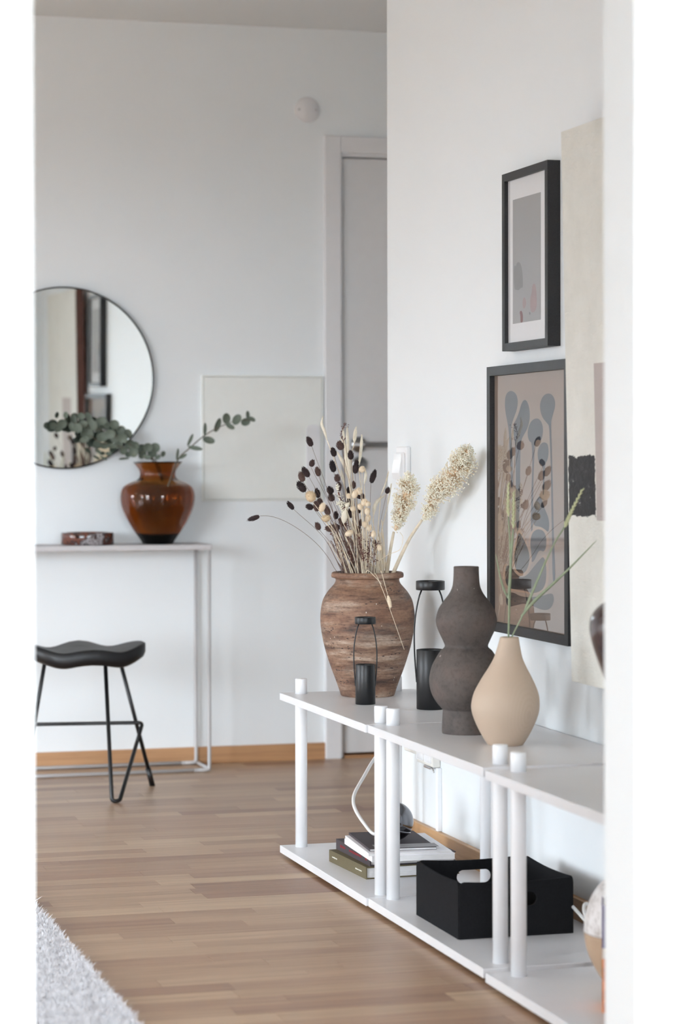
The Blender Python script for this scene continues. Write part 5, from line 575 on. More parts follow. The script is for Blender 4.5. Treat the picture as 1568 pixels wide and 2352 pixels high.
# rug
t = thing('shaggy_rug', 'white shaggy rug on the parquet at the left', 'rug', (-.4, 5.0, 0))
MB().box(-1.6, .815, 3.75, 5.9, 0, .008, .002).build('rug_backing', M['pile'], t)
vs = []; fs = []
rr = random.Random(3)
for i in range(190000):
    if i < 135000: x = rr.uniform(.40, .832); y = rr.uniform(3.9, 5.9)
    else: x = rr.uniform(-1.6, .42); y = rr.uniform(3.75, 5.9)
    wv = .5+.5*math.sin(x*61+math.sin(y*37)*2)*math.sin(y*53+math.sin(x*45)*2)
    h = .012+.008*wv+rr.uniform(0, .005); a = rr.uniform(0, 6.28); wd = rr.uniform(.0006, .0013)
    lx, ly = rr.gauss(0, .007), rr.gauss(0, .007); ca, sa = math.cos(a)*wd, math.sin(a)*wd; b = len(vs)
    vs += [(x-ca, y-sa, .006), (x+ca, y+sa, .006), (x+lx*.5+ca, y+ly*.5+sa, h*.65), (x+lx*.5-ca, y+ly*.5-sa, h*.65), (x+lx, y+ly, h)]
    fs += [(b, b+1, b+2, b+3), (b+3, b+2, b+4)]
pm = MB(); pm.v = vs; pm.f = fs; pm.mi = [0]*len(fs); pm.sm = [False]*len(fs)
o = pm.build('rug_pile', M['pile'], t); o['kind'] = 'stuff'

# ---------------------------------------------------------------- shelf units
XF = 1.543; XB = 1.903; SZT = .418; SZB = .028; TH = .0185
units = [(5.217, 5.990, 0, (1.590, 5.252, 5.953), 'white two-tier shelf unit farthest away under the big clay pot'),
         (4.430, 5.211, .004, (1.599, 4.476, 5.189), 'white two-tier shelf unit in the middle, carrying the two ceramic vases'),
         (3.615, 4.395, -.004, (1.592, 3.655, 4.353), 'white two-tier shelf unit nearest, cut off by the doorway')]
for ya, yb, dx, (pf, pn, pr_), lab in units:
    t = thing('shelf_unit', lab, 'shelf', ((XF+XB)/2+dx, (ya+yb)/2, 0), 'white shelf units along the picture wall')
    MB().box(XF+dx, XB+dx, ya, yb, SZT-TH, SZT, .0012).build('top_shelf', M['white'], t)
    MB().box(XF+dx, XB+dx, ya, yb, SZB-TH, SZB, .0012).build('bottom_shelf', M['white'], t)
    for px in (pf, 1.843+dx):
        for py in (pn, pr_):
            MB().lathe([(.0152, SZB), (.0152, SZT-TH)], 28, at=(px, py, 0)).build('post', M['whitepost'], t)
            MB().lathe([(.0152, SZT), (.0152, SZT+.0365), (.0142, SZT+.0378), (0, SZT+.0378)], 28, at=(px, py, 0)).build('post_cap', M['whitepost'], t)
            MB().lathe([(.0152, 0), (.0152, SZB-TH)], 20, cap1=True, at=(px, py, 0)).build('foot', M['black'], t)

# clay pot
PX, PY = 1.7385, 5.858
t = thing('clay_pot', 'large weathered brown clay pot on the farthest shelf unit', 'pot', (PX, PY, SZT))
kk = 1.754e-4
po = [(376, 1940), (388, 1925), (412, 1850), (465, 1700), (522, 1550), (572, 1400), (617, 1250), (650, 1100), (674, 950), (681, 800), (666, 660), (638, 550), (580, 450), (520, 380), (478, 330), (459, 285), (461, 255)]
outer = dens([(r*kk, (1940-y)*kk) for r, y in po], 4)
rim = [(.0865, .2975), (.0905, .2985), (.0918, .3035), (.0905, .3095), (.087, .3120), (.082, .3120), (.0785, .309), (.0765, .300)]
inn = [(max(.01, r-.010), z) for r, z in outer[::-1] if .02 < z < .29]
MB().lathe([(0.001, 0)]+outer+rim+inn+[(.001, .02)], 80, cap0=False, at=(0, 0, 0)).build('pot_body', M['pot'], None)
pb = bpy.data.objects['pot_body']; pb.location = (PX, PY, SZT); pb.parent = t; pb.matrix_parent_inverse = Matrix.Translation(t.location).inverted()

# ---------------------------------------------------------------- dried bouquet
def canary_mesh(seed, full=1.0):
    q = MB(); pf = [(.08, -.5), (.30, -.40), (.44, -.18), (.42, .04), (.30, .22), (.16, .36), (.03, .44)]
    q.lathe([(r*full, z) for r, z in pf], 10, cap1=True)
    rg = random.Random(seed)
    for k in range(95):
        z = -.47+.88*k/94; a = k*2.4+rg.uniform(-.2, .2); r = .45*full*(math.sqrt(max(.02, 1-((z+.08)/.50)**2)) if z < .1 else max(.1, .93-2.0*(z-.1)))
        c, s_ = math.cos(a), math.sin(a); wv = rg.uniform(.07, .13); up = rg.uniform(.12, .28); fl = rg.uniform(.0, .10) if z < .1 else rg.uniform(-.03, .10)
        q.add([(c*r-s_*wv, s_*r+c*wv, z), (c*r+s_*wv, s_*r-c*wv, z), (c*(r+.07), s_*(r+.07), z+up*.5), (c*(r+fl), s_*(r+fl), z+up)], [(0, 1, 2), (0, 2, 3), (1, 3, 2), (0, 3, 1)])
    return q.mesh('seed_head', M['darkseed'])
def fluff_mesh(m, name='fluffy_head'):
    q = MB(); q.ball((0, 0, 0), .42, 2)
    rg = random.Random(9)
    for k in range(220):
        d = Vector((rg.gauss(0, 1), rg.gauss(0, 1), rg.gauss(0, 1))).normalized(); o_ = d.orthogonal().normalized()*.03
        b = d*.40; tp = d*rg.uniform(.46, .56)+Vector((0, 0, .06))
        q.add([b-o_, b+o_, tp], [(0, 1, 2)])
    return q.mesh(name, m)
def pod_mesh():
    return MB().lathe([(.05, -.5), (.30, -.36), (.48, -.15), (.44, .05), (.26, .25), (.14, .4), (.02, .5)], 14, ribs=lambda a, k: .06*math.cos(a*5)).mesh('pod', M['tail'])
CANS = [canary_mesh(5), canary_mesh(6, .92), canary_mesh(7, 1.06), canary_mesh(8, .85)]; BUN = fluff_mesh(M['bunny']); TAN = fluff_mesh(M['tanfluff']); POD = pod_mesh()
SPK = {}
for kind, label, pts, hp, wd in STEMS:
    base = (pts[0][0], pts[0][1], pts[0][2])
    p = spline(pts, 5); n = len(p)
    nm, cat, grp, sm, r0 = {'canary': ('dried_canary_grass', 'dried flower', 'dark dried seed heads in the clay pot', 'brownstalk', .00065),
        'bunny': ('dried_bunny_tail', 'dried flower', 'pale fluffy heads in the clay pot', 'straw', .0009),
        'pod': ('dried_pod', 'dried flower', 'pale pods in the clay pot', 'straw', .0011),
        'tail': ('dried_foxtail', 'dried flower', 'cream tails and ears in the clay pot', 'straw', .0014),
        'speckle': ('dried_panicle', 'dried flower', None, 'brownstalk', .0016),
        'sorghum': ('sorghum_plume', 'dried flower', 'sorghum plumes in the clay pot', 'straw', .0062),
        'bare': ('dried_straw', 'dried stalk', 'bare straws hanging from the clay pot', 'straw', .0009)}[kind]
    t = thing(nm, label, cat, base, grp)
    k1 = .55 if kind == 'sorghum' else .75
    MB().tube(p, [r0*(1-(1-k1)*i/(n-1)) for i in range(n)], 8 if kind == 'sorghum' else 5).build('stalk', M[sm], t)
    if kind in ('canary', 'bunny', 'pod'):
        a, b = Vector(hp[0]), Vector(hp[1]); L = (b-a).length
        me = {'canary': random.choice(CANS), 'bunny': TAN if 'tan' in label else BUN, 'pod': POD}[kind]
        Mx = Matrix.Translation((a+b)/2) @ aim(b-a) @ Matrix.Rotation(random.uniform(0, 6), 4, 'Z') @ Matrix.Diagonal((wd, wd, L*(1.0 if kind != 'bunny' else 1.05), 1))
        link({'canary': 'seed_head', 'bunny': 'fluffy_head', 'pod': 'pod'}[kind], me, t, Mx)
    elif kind == 'tail':
        h = spline(hp, 7); m_ = len(h); q = MB()
        q.tube(h, [wd*.5*min(1, .25+3.2*i/(m_-1), .12+2.6*(1-i/(m_-1))) for i in range(m_)], 10)
        rg = random.Random(len(label))
        for k in range(130):
            i = rg.randrange(m_-1); c = h[i].lerp(h[i+1], rg.random()); d = (h[i+1]-h[i]).normalized()
            o_ = Vector((rg.gauss(0, 1), rg.gauss(0, 1), rg.gauss(0, 1))); o_ = (o_-d*o_.dot(d)).normalized()
            rr_ = wd*.42*min(1, .3+3*i/(m_-1), .2+2.6*(1-i/(m_-1))); s_ = o_.cross(d)*.0005
            q.add([c+o_*rr_-s_, c+o_*rr_+s_, c+o_*(rr_+.0016)+d*.0035], [(0, 1, 2)])
        q.build('bristly_ear', M['tail'], t)
    elif kind in ('speckle', 'sorghum'):
        h = spline(hp, 6); m_ = len(h); g = MB(); k_ = MB(); rg = random.Random(21+len(label))
        N, gr = (300, .0017) if kind == 'speckle' else ((1900, .0019) if 'short' in label else (3400, .0020))
        ico = MB().ball((0, 0, 0), 1, 1)
        k_.tube(h, [.0035-.0025*i/(m_-1) for i in range(m_)], 6)
        lobes = [(rg.random(), rg.uniform(0, 6.28), rg.uniform(.55, 1.0)) for _ in range(70 if kind == 'sorghum' else 14)]
        cnt = 0
        while cnt < N:
            u, an, ln = rg.choice(lobes); u = min(.999, max(0, u+rg.gauss(0, .035)))
            i = int(u*(m_-1)); c = h[i].lerp(h[min(i+1, m_-1)], u*(m_-1)-i); d = (h[min(i+1, m_-1)]-h[max(i-1, 0)]).normalized()
            sd = d.orthogonal().normalized(); sd = Matrix.Rotation(an+rg.gauss(0, .55), 3, d) @ sd
            env = wd*min(1, .50+1.3*u, .34+1.9*(1-u))*ln; ra = env*rg.uniform(.12, 1.0)**.7
            pos = c+sd*ra*.82+d*(ra*.45+rg.gauss(0, .004))
            if pos.x > 1.905: continue
            g.add([pos+Vector(v)*gr*rg.uniform(.8, 1.15) for v in ico.v], ico.f, 0, True)
            k_.tube([c, pos], [.0005, .0003], 3, caps=False)
            cnt += 1
        o = g.build('grain', M['grain'], t); o['kind'] = 'stuff'
        k_.build('seed_branches', M['husk'] if kind == 'sorghum' else M['wisp'], t)
for i, (brown, pts) in enumerate(BARE):
    p = spline(pts, 4); n = len(p)
    o = MB().tube(p, [.0013-.0006*k/(n-1) for k in range(n)], 5).build('dried_stalk', M['brownstalk' if brown else 'straw'])
    if brown: tag(o, 'thin brown stalk in the crowded bundle rising from the clay pot', 'dried stalk', 'brown stalks of the bouquet')
    else: tag(o, 'thin straw coloured stalk in the crowded bundle rising from the clay pot', 'dried stalk', 'straw coloured stalks of the bouquet')
for label, pts, hp, n in WISP:
    t = thing('dried_wisp', label, 'dried flower', pts[0], 'wispy sprigs in the clay pot')
    MB().tube(spline(pts, 4), .0007, 4).build('stalk', M['brownstalk'], t)
    h = spline(hp, 6); q = MB(); rg = random.Random(n); q.tube(h, .0006, 4)
    for k in range(int(n*1.2)):
        u = rg.random()*(len(h)-1.01); i = int(u); c = h[i].lerp(h[i+1], u-i); e = c+Vector((rg.gauss(0, .0045), rg.gauss(0, .004), rg.uniform(0, .009)))
        q.tube([c, e], .0003, 3, caps=False); q.ball(e, rg.uniform(.0006, .0013), 1, sz=1.5)
    q.build('tiny_seeds', M['wisp'], t)

# ---------------------------------------------------------------- lanterns
def lantern(name, label, x, y, rr, rh, cr, ch, total):
    t = thing(name, label, 'candle holder', (x, y, SZT), 'black rod candle holders')
    MB().lathe([(cr*.97, 0), (cr, .001), (cr, ch-.001), (cr*.98, ch), (cr*.93, ch), (cr*.92, ch-.004), (cr*.92, .004), (0, .004)], 44, at=(x, y, SZT)).build('cup', M['black'], t)
    z0 = total-rh
    MB().lathe([(rr*.5, z0), (rr*.98, z0), (rr, z0+.001), (rr, total-.001), (rr*.98, total), (rr*.93, total), (rr*.92, total-.002), (rr*.92, z0+.004), (0, z0+.004)], 44, at=(x, y, SZT)).build('dish', M['black'], t)
    for s in (-1, 1):
        pts = []
        for k in range(17):
            u = k/16; z = ch*.45+(z0-ch*.45)*u
            w_ = cr*(.98+.18*math.sin(math.pi*min(1, u*1.05))**1) if u < .5 else rr*.62+(cr*1.16-rr*.62)*math.cos((u-.5)*math.pi)**.8 if u < .999 else rr*.6
            pts.append((x+s*w_*math.cos(R(-16)), y+s*w_*math.sin(R(-16)), SZT+z))
        MB().tube(pts, .0016 if rr < .03 else .002, 8).build('rod', M['black'], t)
lantern('candle_holder', 'small black candle holder with curved rods before the clay pot', 1.672, 5.653, .0256, .0165, .0243, .097, .212)
lantern('candle_holder', 'tall black candle holder with curved rods behind the bulbous dark vase', 1.789, 5.500, .0345, .0215, .0335, .142, .306)

# bulbous vase
BXv, BYv = 1.7087, 5.0
t = thing('bulbous_vase', 'dark brown rough vase of two stacked bulbs on the middle unit', 'vase', (BXv, BYv, SZT))
kk = 3.03e-4
bo = [(170, 1286), (176, 1280), (175, 1200), (172, 1122), (180, 1108), (220, 1060), (252, 1000), (268, 930), (265, 870), (247, 800), (215, 740), (186, 695), (156, 664), (170, 620), (196, 565), (213, 520), (220, 470), (203, 400), (170, 345), (135, 300), (112, 262), (98, 220), (92, 150), (91, 92)]
outer = dens([(r*kk, (1286-y)*kk) for r, y in bo], 4)
tp = outer[-1]; inn = [(max(.012, r-.006), z) for r, z in outer[::-1] if z > .26]
o = MB().lathe([(.001, 0)]+outer+[(tp[0]-.001, tp[1]+.0012), (tp[0]-.005, tp[1]+.0012)]+inn+[(.001, .26)], 72, cap0=False).build('vase_body', M['stone'])
o.location = (BXv, BYv, SZT); o.parent = t; o.matrix_parent_inverse = Matrix.Translation(t.location).inverted()
# beige vase
QX, QY = 1.7165, 4.772
t = thing('teardrop_vase', 'beige teardrop wooden vase with ring grain holding green wheat', 'vase', (QX, QY, SZT))
kk = 2.907e-4
bo = [(124, 1378), (133, 1368), (152, 1340), (181, 1290), (215, 1220), (240, 1150), (246, 1085), (230, 1000), (182, 900), (141, 830), (106, 760), (88, 700), (76, 650), (67, 607)]
outer = dens([(r*kk, (1378-y)*kk) for r, y in bo], 4)
lean = lambda z: (.0085*max(0, (z-.08)/.14)*.9617, -.0085*max(0, (z-.08)/.14)*.274)
tp = outer[-1]; inn = [(max(.006, r-.005), z) for r, z in outer[::-1] if z > .17]
o = MB().lathe([(.001, 0)]+outer+[(tp[0]-.001, tp[1]+.001), (tp[0]-.004, tp[1]+.001)]+inn+[(.001, .17)], 72, cap0=False, off=lean).build('vase_body', M['beige'])
o.location = (QX, QY, SZT); o.parent = t; o.matrix_parent_inverse = Matrix.Translation(t.location).inverted()
wt = []
for label, st, hp, wd in WHEAT:
    t = thing('wheat_stalk', label, 'wheat', st[0], 'green wheat in the beige vase'); wt.append(t)
    MB().tube(spline(st, 6), .0017, 7).build('stalk', M['wheatleaf'], t)
    h = spline(hp, 8); m_ = len(h); q = MB(); L = sum((h[i+1]-h[i]).length for i in range(m_-1)); N = int(L/.0042)
    q.tube(h, [.0015]*m_, 5)
    d0 = (h[-1]-h[0]).normalized(); side = d0.cross(Vector((.27, .96, 0))).normalized()
    for k in range(N):
        u = k/N; i = min(int(u*(m_-1)), m_-2); c = h[i].lerp(h[i+1], u*(m_-1)-i); d = (h[i+1]-h[i]).normalized(); s_ = 1 if k % 2 else -1
        for o2 in (side*s_, Vector((.27, .96, 0))*s_*.7+side*s_*.3):
            e = c+o2*wd*.26*(1-.45*u)+d*.004; q.lathe([(.15, -.5), (.5, -.15), (.42, .2), (.05, .6)], 7, M=Matrix.Translation(e) @ aim(d+o2*.35) @ Matrix.Diagonal((wd*.40*(1-.4*u), wd*.40*(1-.4*u), .0105, 1)))
    for k in range(7):
        q.tube([h[-1]-d0*.006*k, h[-1]+d0*(.006-.004*k)+side*random.uniform(-.002, .002)], [.0004, .0001], 3)
    q.build('ear', M['wheat'], t)
for idx, pts, wd in BLADES:
    h = spline(pts, 7); m_ = len(h); q = MB(); d0 = (h[-1]-h[0]).normalized(); side = d0.cross(Vector((.27, .96, 0))).normalized()
    vs = []; fs = []
    for i, c in enumerate(h):
        u = i/(m_-1); w_ = wd*.5*min(1, .5+2*u)*(1-u)**.6+.0004
        vs += [c-side*w_, c+Vector((.0, -.0012, 0)), c+side*w_, c+Vector((.0, .0012, 0))]
    for i in range(m_-1):
        for a in range(4): fs.append((i*4+a, i*4+(a+1) % 4, i*4+4+(a+1) % 4, i*4+4+a))
    q.add(vs, fs, 0, True); q.build('blade', M['wheatleaf'], wt[idx])
# dark amphora
t = thing('amphora', 'dark brown glossy vase at the edge of the doorway on the nearest unit', 'vase', (1.70, 3.98, SZT))
ao = [(.040, 0), (.043, .006), (.043, .02), (.036, .035), (.045, .09), (.062, .16), (.080, .215), (.096, .26), (.103, .295), (.098, .322), (.078, .342), (.05, .352), (.036, .365), (.034, .39), (.04, .41), (.044, .415)]
outer = dens(ao, 4)
MB().lathe([(.001, 0)]+outer+[(r-.005, z) for r, z in outer[::-1] if z > .33]+[(.001, .33)], 64, cap0=False, at=(1.70, 3.98, SZT)).build('vase_body', M['darkglaze'], t)

# ---------------------------------------------------------------- bottom shelf things
def quadbox(m, cs, z0, z1, mi=0, bev=0):
    vs = [(x, y, z0) for x, y in cs]+[(x, y, z1) for x, y in cs]
    return m.add(vs, [(3, 2, 1, 0), (4, 5, 6, 7), (0, 1, 5, 4), (1, 2, 6, 5), (2, 3, 7, 6), (3, 0, 4, 7)], mi)
def rect(cx, cy, wx, wy, a):
    c, s_ = math.cos(R(a)), math.sin(R(a)); return [(cx+u*c-v*s_, cy+u*s_+v*c) for u, v in ((-wx/2, -wy/2), (wx/2, -wy/2), (wx/2, wy/2), (-wx/2, wy/2))]
def book(name, label, cx, cy, wx, wy, a, z0, z1, cover, hard=True, grp='books and magazines stacked under the clay pot'):
    t = thing(name, label, 'book' if hard else 'magazine', (cx, cy, z0), grp); ct = .0025 if hard else .0008
    quadbox(MB(), rect(cx, cy, wx, wy, a), z0, z0+ct).build('back_cover', cover, t)
    quadbox(MB(), rect(cx, cy, wx, wy, a), z1-ct, z1).build('front_cover', cover, t)
    c, s_ = math.cos(R(a)), math.sin(R(a)); e = .004 if hard else .001
    quadbox(MB(), rect(cx, cy, wx-2*e, wy-2*e, a), z0+ct, z1-ct).build('page_block', M['paper'], t)
    off = -(wx/2-ct/2); quadbox(MB(), rect(cx+off*c, cy+off*s_, ct, wy, a), z0+ct, z1-ct).build('spine', cover, t)
    return t
def spine_marks(t, cx, cy, wx, wy, a, z0, z1, mt, spans, h):
    q = MB(); c, s_ = math.cos(R(a)), math.sin(R(a)); rg = random.Random(4)
    for u0, u1 in spans:
        v = u0
        while v < u1:
            l = rg.uniform(.0006, .0016); x = -wx/2-.0003; zc = (z0+z1)/2; hh = h*rg.uniform(.5, 1)
            P = [(x, v), (x+.0004, v), (x+.0004, v+l), (x, v+l)]
            quadbox(q, [(cx+p*c-r_*s_, cy+p*s_+r_*c) for p, r_ in P], zc-hh/2, zc+hh/2); v += l+rg.uniform(.0008, .0022)
    q.build('spine_lettering', mt, t)
b = (1.722, 5.588, .235, .272, 3.0)
t = book('book', 'thick olive green book at the bottom of the stack', *b, SZB, .0565, M['olive']); spine_marks(t, *b, SZB, .0565, M['whiteink'], [(-.105, -.060), (.075, .112)], .004)
b = (1.728, 5.592, .215, .268, 1.5)
t = book('book', 'charcoal book with red spine letters above the olive one', *b, .0565, .0815, M['darkcover']); spine_marks(t, *b, .0565, .0815, M['redink'], [(-.07, .03), (.06, .1), (-.11, -.095)], .007)
book('magazine', 'thick white magazine lying on the charcoal book', 1.709, 5.500, .200, .275, -2.5, .0815, .0945, M['whitecover'], False)
book('magazine', 'thin white magazine between the thick white one and the grey one', 1.706, 5.502, .198, .272, -4.5, .0945, .1010, M['whitecover'], False)
b = (1.698, 5.520, .160, .255, -5.0)
t = book('magazine', 'dark grey magazine on top of the stack under the chrome globe', *b, .1010, .1065, M['darkcover'], False)
quadbox(MB(), rect(1.702, 5.425, .15, .05, -5), .1065, .1068).build('cover_picture', M['greyink'], t)
# globe lamp
gx, gy, gz, gr = 1.699, 5.505, .1528, .0462
t = thing('globe_lamp', 'chrome globe lamp lying on the grey magazine with a white cord', 'lamp', (gx, gy, .1068))
Rg = Matrix.Translation((gx, gy, gz)) @ Matrix.Rotation(R(14), 4, 'Y')
arc = lambda a0, a1, n=16: [(max(.0002, gr*math.cos(R(a0+(a1-a0)*k/n))), gr*math.sin(R(a0+(a1-a0)*k/n))) for k in range(n+1)]
MB().lathe(arc(-24, 90), 56, M=Rg).build('upper_shell', M['chrome'], t)
MB().lathe(arc(-90, -25), 56, M=Rg, cap1=True).build('lower_shell', M['darkreflection'], t)  # darker copy of the chrome, dark reflection painted in
MB().lathe([(gr*.90, -.0215), (gr*.945, -.021), (gr*.965, -.017), (gr*.93, -.016)], 56, cap0=False, M=Rg).build('ring', M['chrome'], t)
MB().tube(spline(CORD, 8), .0042, 10).build('cord', M['cable'], t)
# felt box
t = thing('felt_box', 'black felt storage box with pill shaped handle holes on the middle unit', 'box', (1.715, 4.855, SZB))
x0, x1, y0, y1, hz, tk = 1.594, 1.842, 4.712, 4.995, .118, .005
MB().box(x0, x1, y0, y1, SZB, SZB+.005, .002).build('base', M['felt'], t)
def panel(name, horizontal, p, a, b_, hole):
    # upright felt panel with an arched top edge and rounded corners, optional pill hole
    m_ = MB(); top = []; L = b_-a; h0, h1 = .36, .68
    ed = [(1-math.cos(math.pi*k/18))/2*.12 for k in range(13)]
    us = sorted(set([k/40 for k in range(41)]+[h0+v for v in ed]+[h1-v for v in ed]+[.0525*(1-math.cos(math.pi*k/20)) for k in range(11)]+[1-.0525*(1-math.cos(math.pi*k/20)) for k in range(11)])); N = len(us)-1
    for u in us:
        e = min(u, 1-u)*L; top.append(hz-.013*(1-math.sqrt(max(0, 1-(1-min(1, e/.013))**2)))-(.005*math.sin(u*math.pi)))
    zlo, zhi = .062, .092
    def col(u): return a+L*u
    def pt(u, z, s_):
        v = col(u); w_ = p+s_*tk/2
        return (v, w_, SZB+z) if horizontal else (w_, v, SZB+z)
    def pill(u):
        if not hole or u <= h0 or u >= h1: return None
        r_ = (zhi-zlo)/2; d = min(u-h0, h1-u)*L; hh = r_ if d >= r_ else math.sqrt(max(0, r_*r_-(r_-d)**2)); return ((zhi+zlo)/2-hh, (zhi+zlo)/2+hh)
    for k in range(N):
        ua, ub = us[k], us[k+1]; pa, pb_ = pill(ua), pill(ub)
        mid = (zlo+zhi)/2
        segs = [((0, 0), (top[k], top[k+1]))] if not (pa or pb_) else [((0, 0), ((pa or (mid, mid))[0], (pb_ or (mid, mid))[0])), (((pa or (mid, mid))[1], (pb_ or (mid, mid))[1]), (top[k], top[k+1]))]
        for (la, lb), (ta, tb) in segs:
            P = [pt(ua, la, -1), pt(ub, lb, -1), pt(ub, tb, -1), pt(ua, ta, -1), pt(ua, la, 1), pt(ub, lb, 1), pt(ub, tb, 1), pt(ua, ta, 1)]
            m_.add(P, [(0, 1, 2, 3), (7, 6, 5, 4), (3, 2, 6, 7), (0, 4, 5, 1), (0, 3, 7, 4), (1, 5, 6, 2)])
    return m_.build(name, M['felt'], t)
panel('panel', True, y0, x0, x1, True); panel('panel', True, y1, x0, x1, True)
panel('panel', False, x0, y0, y1, False); panel('panel', False, x1, y0, y1, False)
# crackle vase, books at the doorway edge
cx, cy = 1.768, 4.19
t = thing('crackle_vase', 'round vase, white crackled above and tan below, on the nearest lower shelf', 'vase', (cx, cy, SZB))
lo_ = dens([(.050, 0), (.058, .006), (.078, .035), (.094, .07), (.100, .105)], 5); hi_ = dens([(.100, .1055), (.098, .13), (.088, .165), (.068, .195), (.046, .210), (.038, .216), (.040, .222)], 5)
MB().lathe([(.001, 0)]+lo_, 64, cap0=False, at=(cx, cy, SZB), cap1=True).build('lower_body', M['tanglaze'], t)
MB().lathe(hi_+[(.034, .222), (.032, .21), (.001, .20)], 64, at=(cx, cy, SZB)).build('upper_body', M['crackle'], t)
def upright(label, x, y, a, th, dp, h, mats_split):
    t = thing('book', label, 'book', (x, y, SZB), 'upright books at the doorway edge')
    c, s_ = math.cos(R(a)), math.sin(R(a))
    rc = lambda u0, u1, v0, v1: [(x+u*c-v*s_, y+u*s_+v*c) for u, v in ((u0, v0), (u1, v0), (u1, v1), (u0, v1))]
    z = 0
    for k, (frac, mt) in enumerate(mats_split):
        m_ = MB(); z1 = h*frac
        quadbox(m_, rc(0, .0015, 0, dp), SZB+z, SZB+z1); quadbox(m_, rc(th-.0015, th, 0, dp), SZB+z, SZB+z1); quadbox(m_, rc(.0015, th-.0015, 0, .0015), SZB+z, SZB+z1)
        m_.build('cover_band' if len(mats_split) > 1 else 'cover', M[mt], t); z = z1
    quadbox(MB(), rc(.0015, th-.0015, .0016, dp-.003), SZB+.002, SZB+h-.002).build('page_block', M['paper'], t)
upright('thin upright book, orange below and purple above, before the crackled vase', 1.6280, 4.020, -22, .0075, .085, .192, [(.50, 'orange'), (.60, 'palepink'), (1, 'purple')])
upright('pale upright book beside the orange and purple one at the doorway edge', 1.6365, 4.014, -22, .016, .085, .178, [(1, 'palepink')])
# cords and sockets at the picture wall
tag(MB().tube(spline(PCORD, 8), .0036, 10).build('power_cord', M['cable']), 'white power cord looping behind the felt box', 'cord')
t = thing('wall_socket', 'white double socket box low on the wall behind the middle unit', 'socket', (W, 5.87, .23), 'sockets under the shelf')
MB().box(W-.022, W, 5.805, 5.935, .235, .31, .004).build('socket_box', M['cream'], t)
for yy in (5.838, 5.902):
    s_ = MB().box(W-.026, W-.0215, yy-.026, yy+.026, .245, .300, .004).build('socket_face', M['plastic'], t)
    MB().box(W-.0268, W-.0255, yy-.004, yy-.001, .282, .296).box(W-.0268, W-.0255, yy+.003, yy+.006, .282, .296).build('slot', M['darkgap'], s_)
t = thing('wall_socket', 'single cream socket beside the double box behind the posts', 'socket', (W, 6.0, .25), 'sockets under the shelf')
MB().box(W-.018, W, 5.955, 6.06, .25, .33, .004).build('socket_box', M['cream'], t)
MB().box(W-.021, W-.0175, 5.965, 6.05, .26, .32, .003).build('socket_face', M['plastic'], t)
t = thing('metal_clip', 'small shiny metal clip hanging under the white double socket', 'clip', (W-.02, 5.84, .22))
MB().box(W-.020, W-.004, 5.835, 5.885, .227, .2345, .002).build('clip_body', M['cliphrome'], t)
MB().tube(spline([(W-.014, 5.836, .231), (W-.014, 5.826, .228), (W-.014, 5.818, .222)], 4), .0022, 8).build('clip_hook', M['cliphrome'], t)
tag(MB().box(W-.012, W, 5.795, 5.812, .075, .235, .002).build('cable_trunking', M['plastic']), 'thin white cable trunking running down from the socket to the skirting', 'trunking')
t = thing('light_switch', 'white rocker light switch on the wall corner above the clay pot', 'switch', (W, 6.094, .994))
MB().box(W-.014, W, 6.05, 6.138, .938, 1.048, .004).build('back_plate', M['plastic'], t)
MB().box(W-.020, W-.0135, 6.056, 6.132, .958, 1.032, .004).build('switch_frame', M['plastic'], t)
rk = [(0, .962), (-.006, .962), (-.009, .978), (-.007, .995), (-.004, 1.012), (-.003, 1.028), (0, 1.028)]
MB().prism([(a, b) for a, b in rk], .066, Matrix.Translation((W-.020, 6.061+.066, 0)) @ RX).build('rocker', M['plastic'], t)

# ---------------------------------------------------------------- pictures
def picture(name, label, xf, ya, yb, za, zb, bw, depth, rec, tilt=0):
    t = thing(name, label, 'picture', (W, (ya+yb)/2, za), None)
    f = MB(); x1 = xf+depth
    f.box(xf, x1, ya, ya+bw, za, zb).box(xf, x1, yb-bw, yb, za, zb).box(xf, x1, ya+bw, yb-bw, za, za+bw).box(xf, x1, ya+bw, yb-bw, zb-bw, zb)
    f.build('frame', M['frame'], t)
    MB().box(x1-.004, x1-.001, ya+bw*.6, yb-bw*.6, za+bw*.6, zb-bw*.6).build('backing', M['darkgap'], t)
    MB().add([(xf+rec-.001, yb-bw+.001, za+bw-.001), (xf+rec-.001, ya+bw-.001, za+bw-.001), (xf+rec-.001, ya+bw-.001, zb-bw+.001), (xf+rec-.001, yb-bw+.001, zb-bw+.001)], [(0, 1, 2, 3)]).build('glass', M['artglass'], t)
    return t
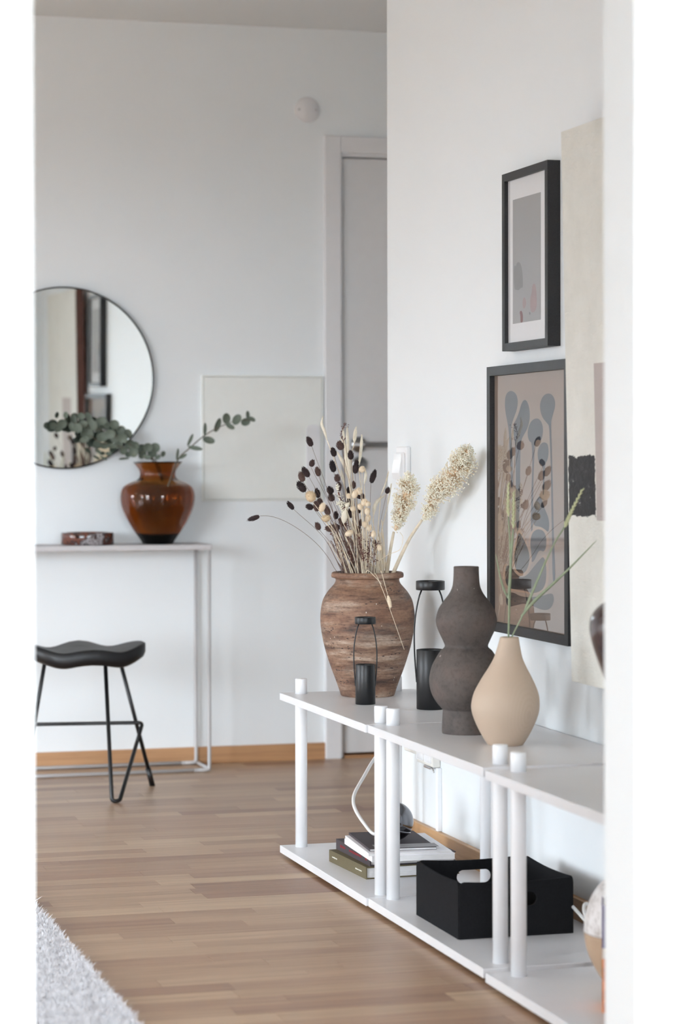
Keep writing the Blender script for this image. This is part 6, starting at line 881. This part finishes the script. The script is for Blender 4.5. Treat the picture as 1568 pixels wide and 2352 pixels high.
def flat(m_, poly, x, mt, parent, name):
    for _ in range(2 if len(poly) > 4 else 0):
        n = len(poly); poly = [p for i in range(n) for p in ((poly[i][0]*.75+poly[(i+1) % n][0]*.25, poly[i][1]*.75+poly[(i+1) % n][1]*.25), (poly[i][0]*.25+poly[(i+1) % n][0]*.75, poly[i][1]*.25+poly[(i+1) % n][1]*.75))]
    P = [(y, z) for y, z in poly]; n = len(P)
    a = sum(P[i][0]*P[(i+1) % n][1]-P[(i+1) % n][0]*P[i][1] for i in range(n))
    if a > 0: P = P[::-1]
    q = MB(); q.add([(x, y, z) for y, z in P]+[(x+.0001, y, z) for y, z in P], [tuple(range(n)), tuple(reversed(range(n, 2*n)))]); return q.build(name, M[mt], parent)
t = picture('framed_picture', 'small black framed grey print in a white mount, upper picture', W-.030, 4.963, 5.258, 1.263, 1.670, .0175, .030, .008)
MB().box(W-.021, W-.019, 4.978, 5.243, 1.278, 1.655).build('mount', M['mat_white'], t)
flat(None, [(a, b) for a, b in UPR], W-.0213, 'print_grey', t, 'print')
for k, (c, poly) in enumerate(UPPER): flat(None, poly, W-.0216-.0002*(k > 3), ('ink_a', 'ink_b', 'ink_c', 'ink_d')[c], t, 'printed_shape')
t = picture('framed_picture', 'tall black framed print of slate blue and umber shapes, lower picture', W-.026, 4.855, 5.377, .613, 1.231, .0215, .026, .011)
MB().box(W-.014, W-.012, 4.874, 5.358, .632, 1.212).build('print', M['p_bg'], t)
for k, (c, poly) in enumerate(PRINT): flat(None, poly, W-.0142-.0001*k, ('p_blue', 'p_tan', 'p_dark', 'p_slate')[c], t, 'printed_shape')
# canvas
cv = thing('canvas_painting', 'big cream plaster canvas with a black and a taupe block by the doorway', 'painting', (W, 4.796, .544))
Mt = Matrix.Translation((W-.041, 4.796, .544)) @ Matrix.Rotation(math.atan(-.022/1.164), 4, 'Y')
o = MB().box(0, .003, -.80, 0, 0, 1.164, .0012).build('painted_face', M['painting'], cv, Mt)
o = MB().box(.003, .040, -.80, -.0, 0, 1.164, .001).build('stretcher', M['brownedge'], cv, Mt)
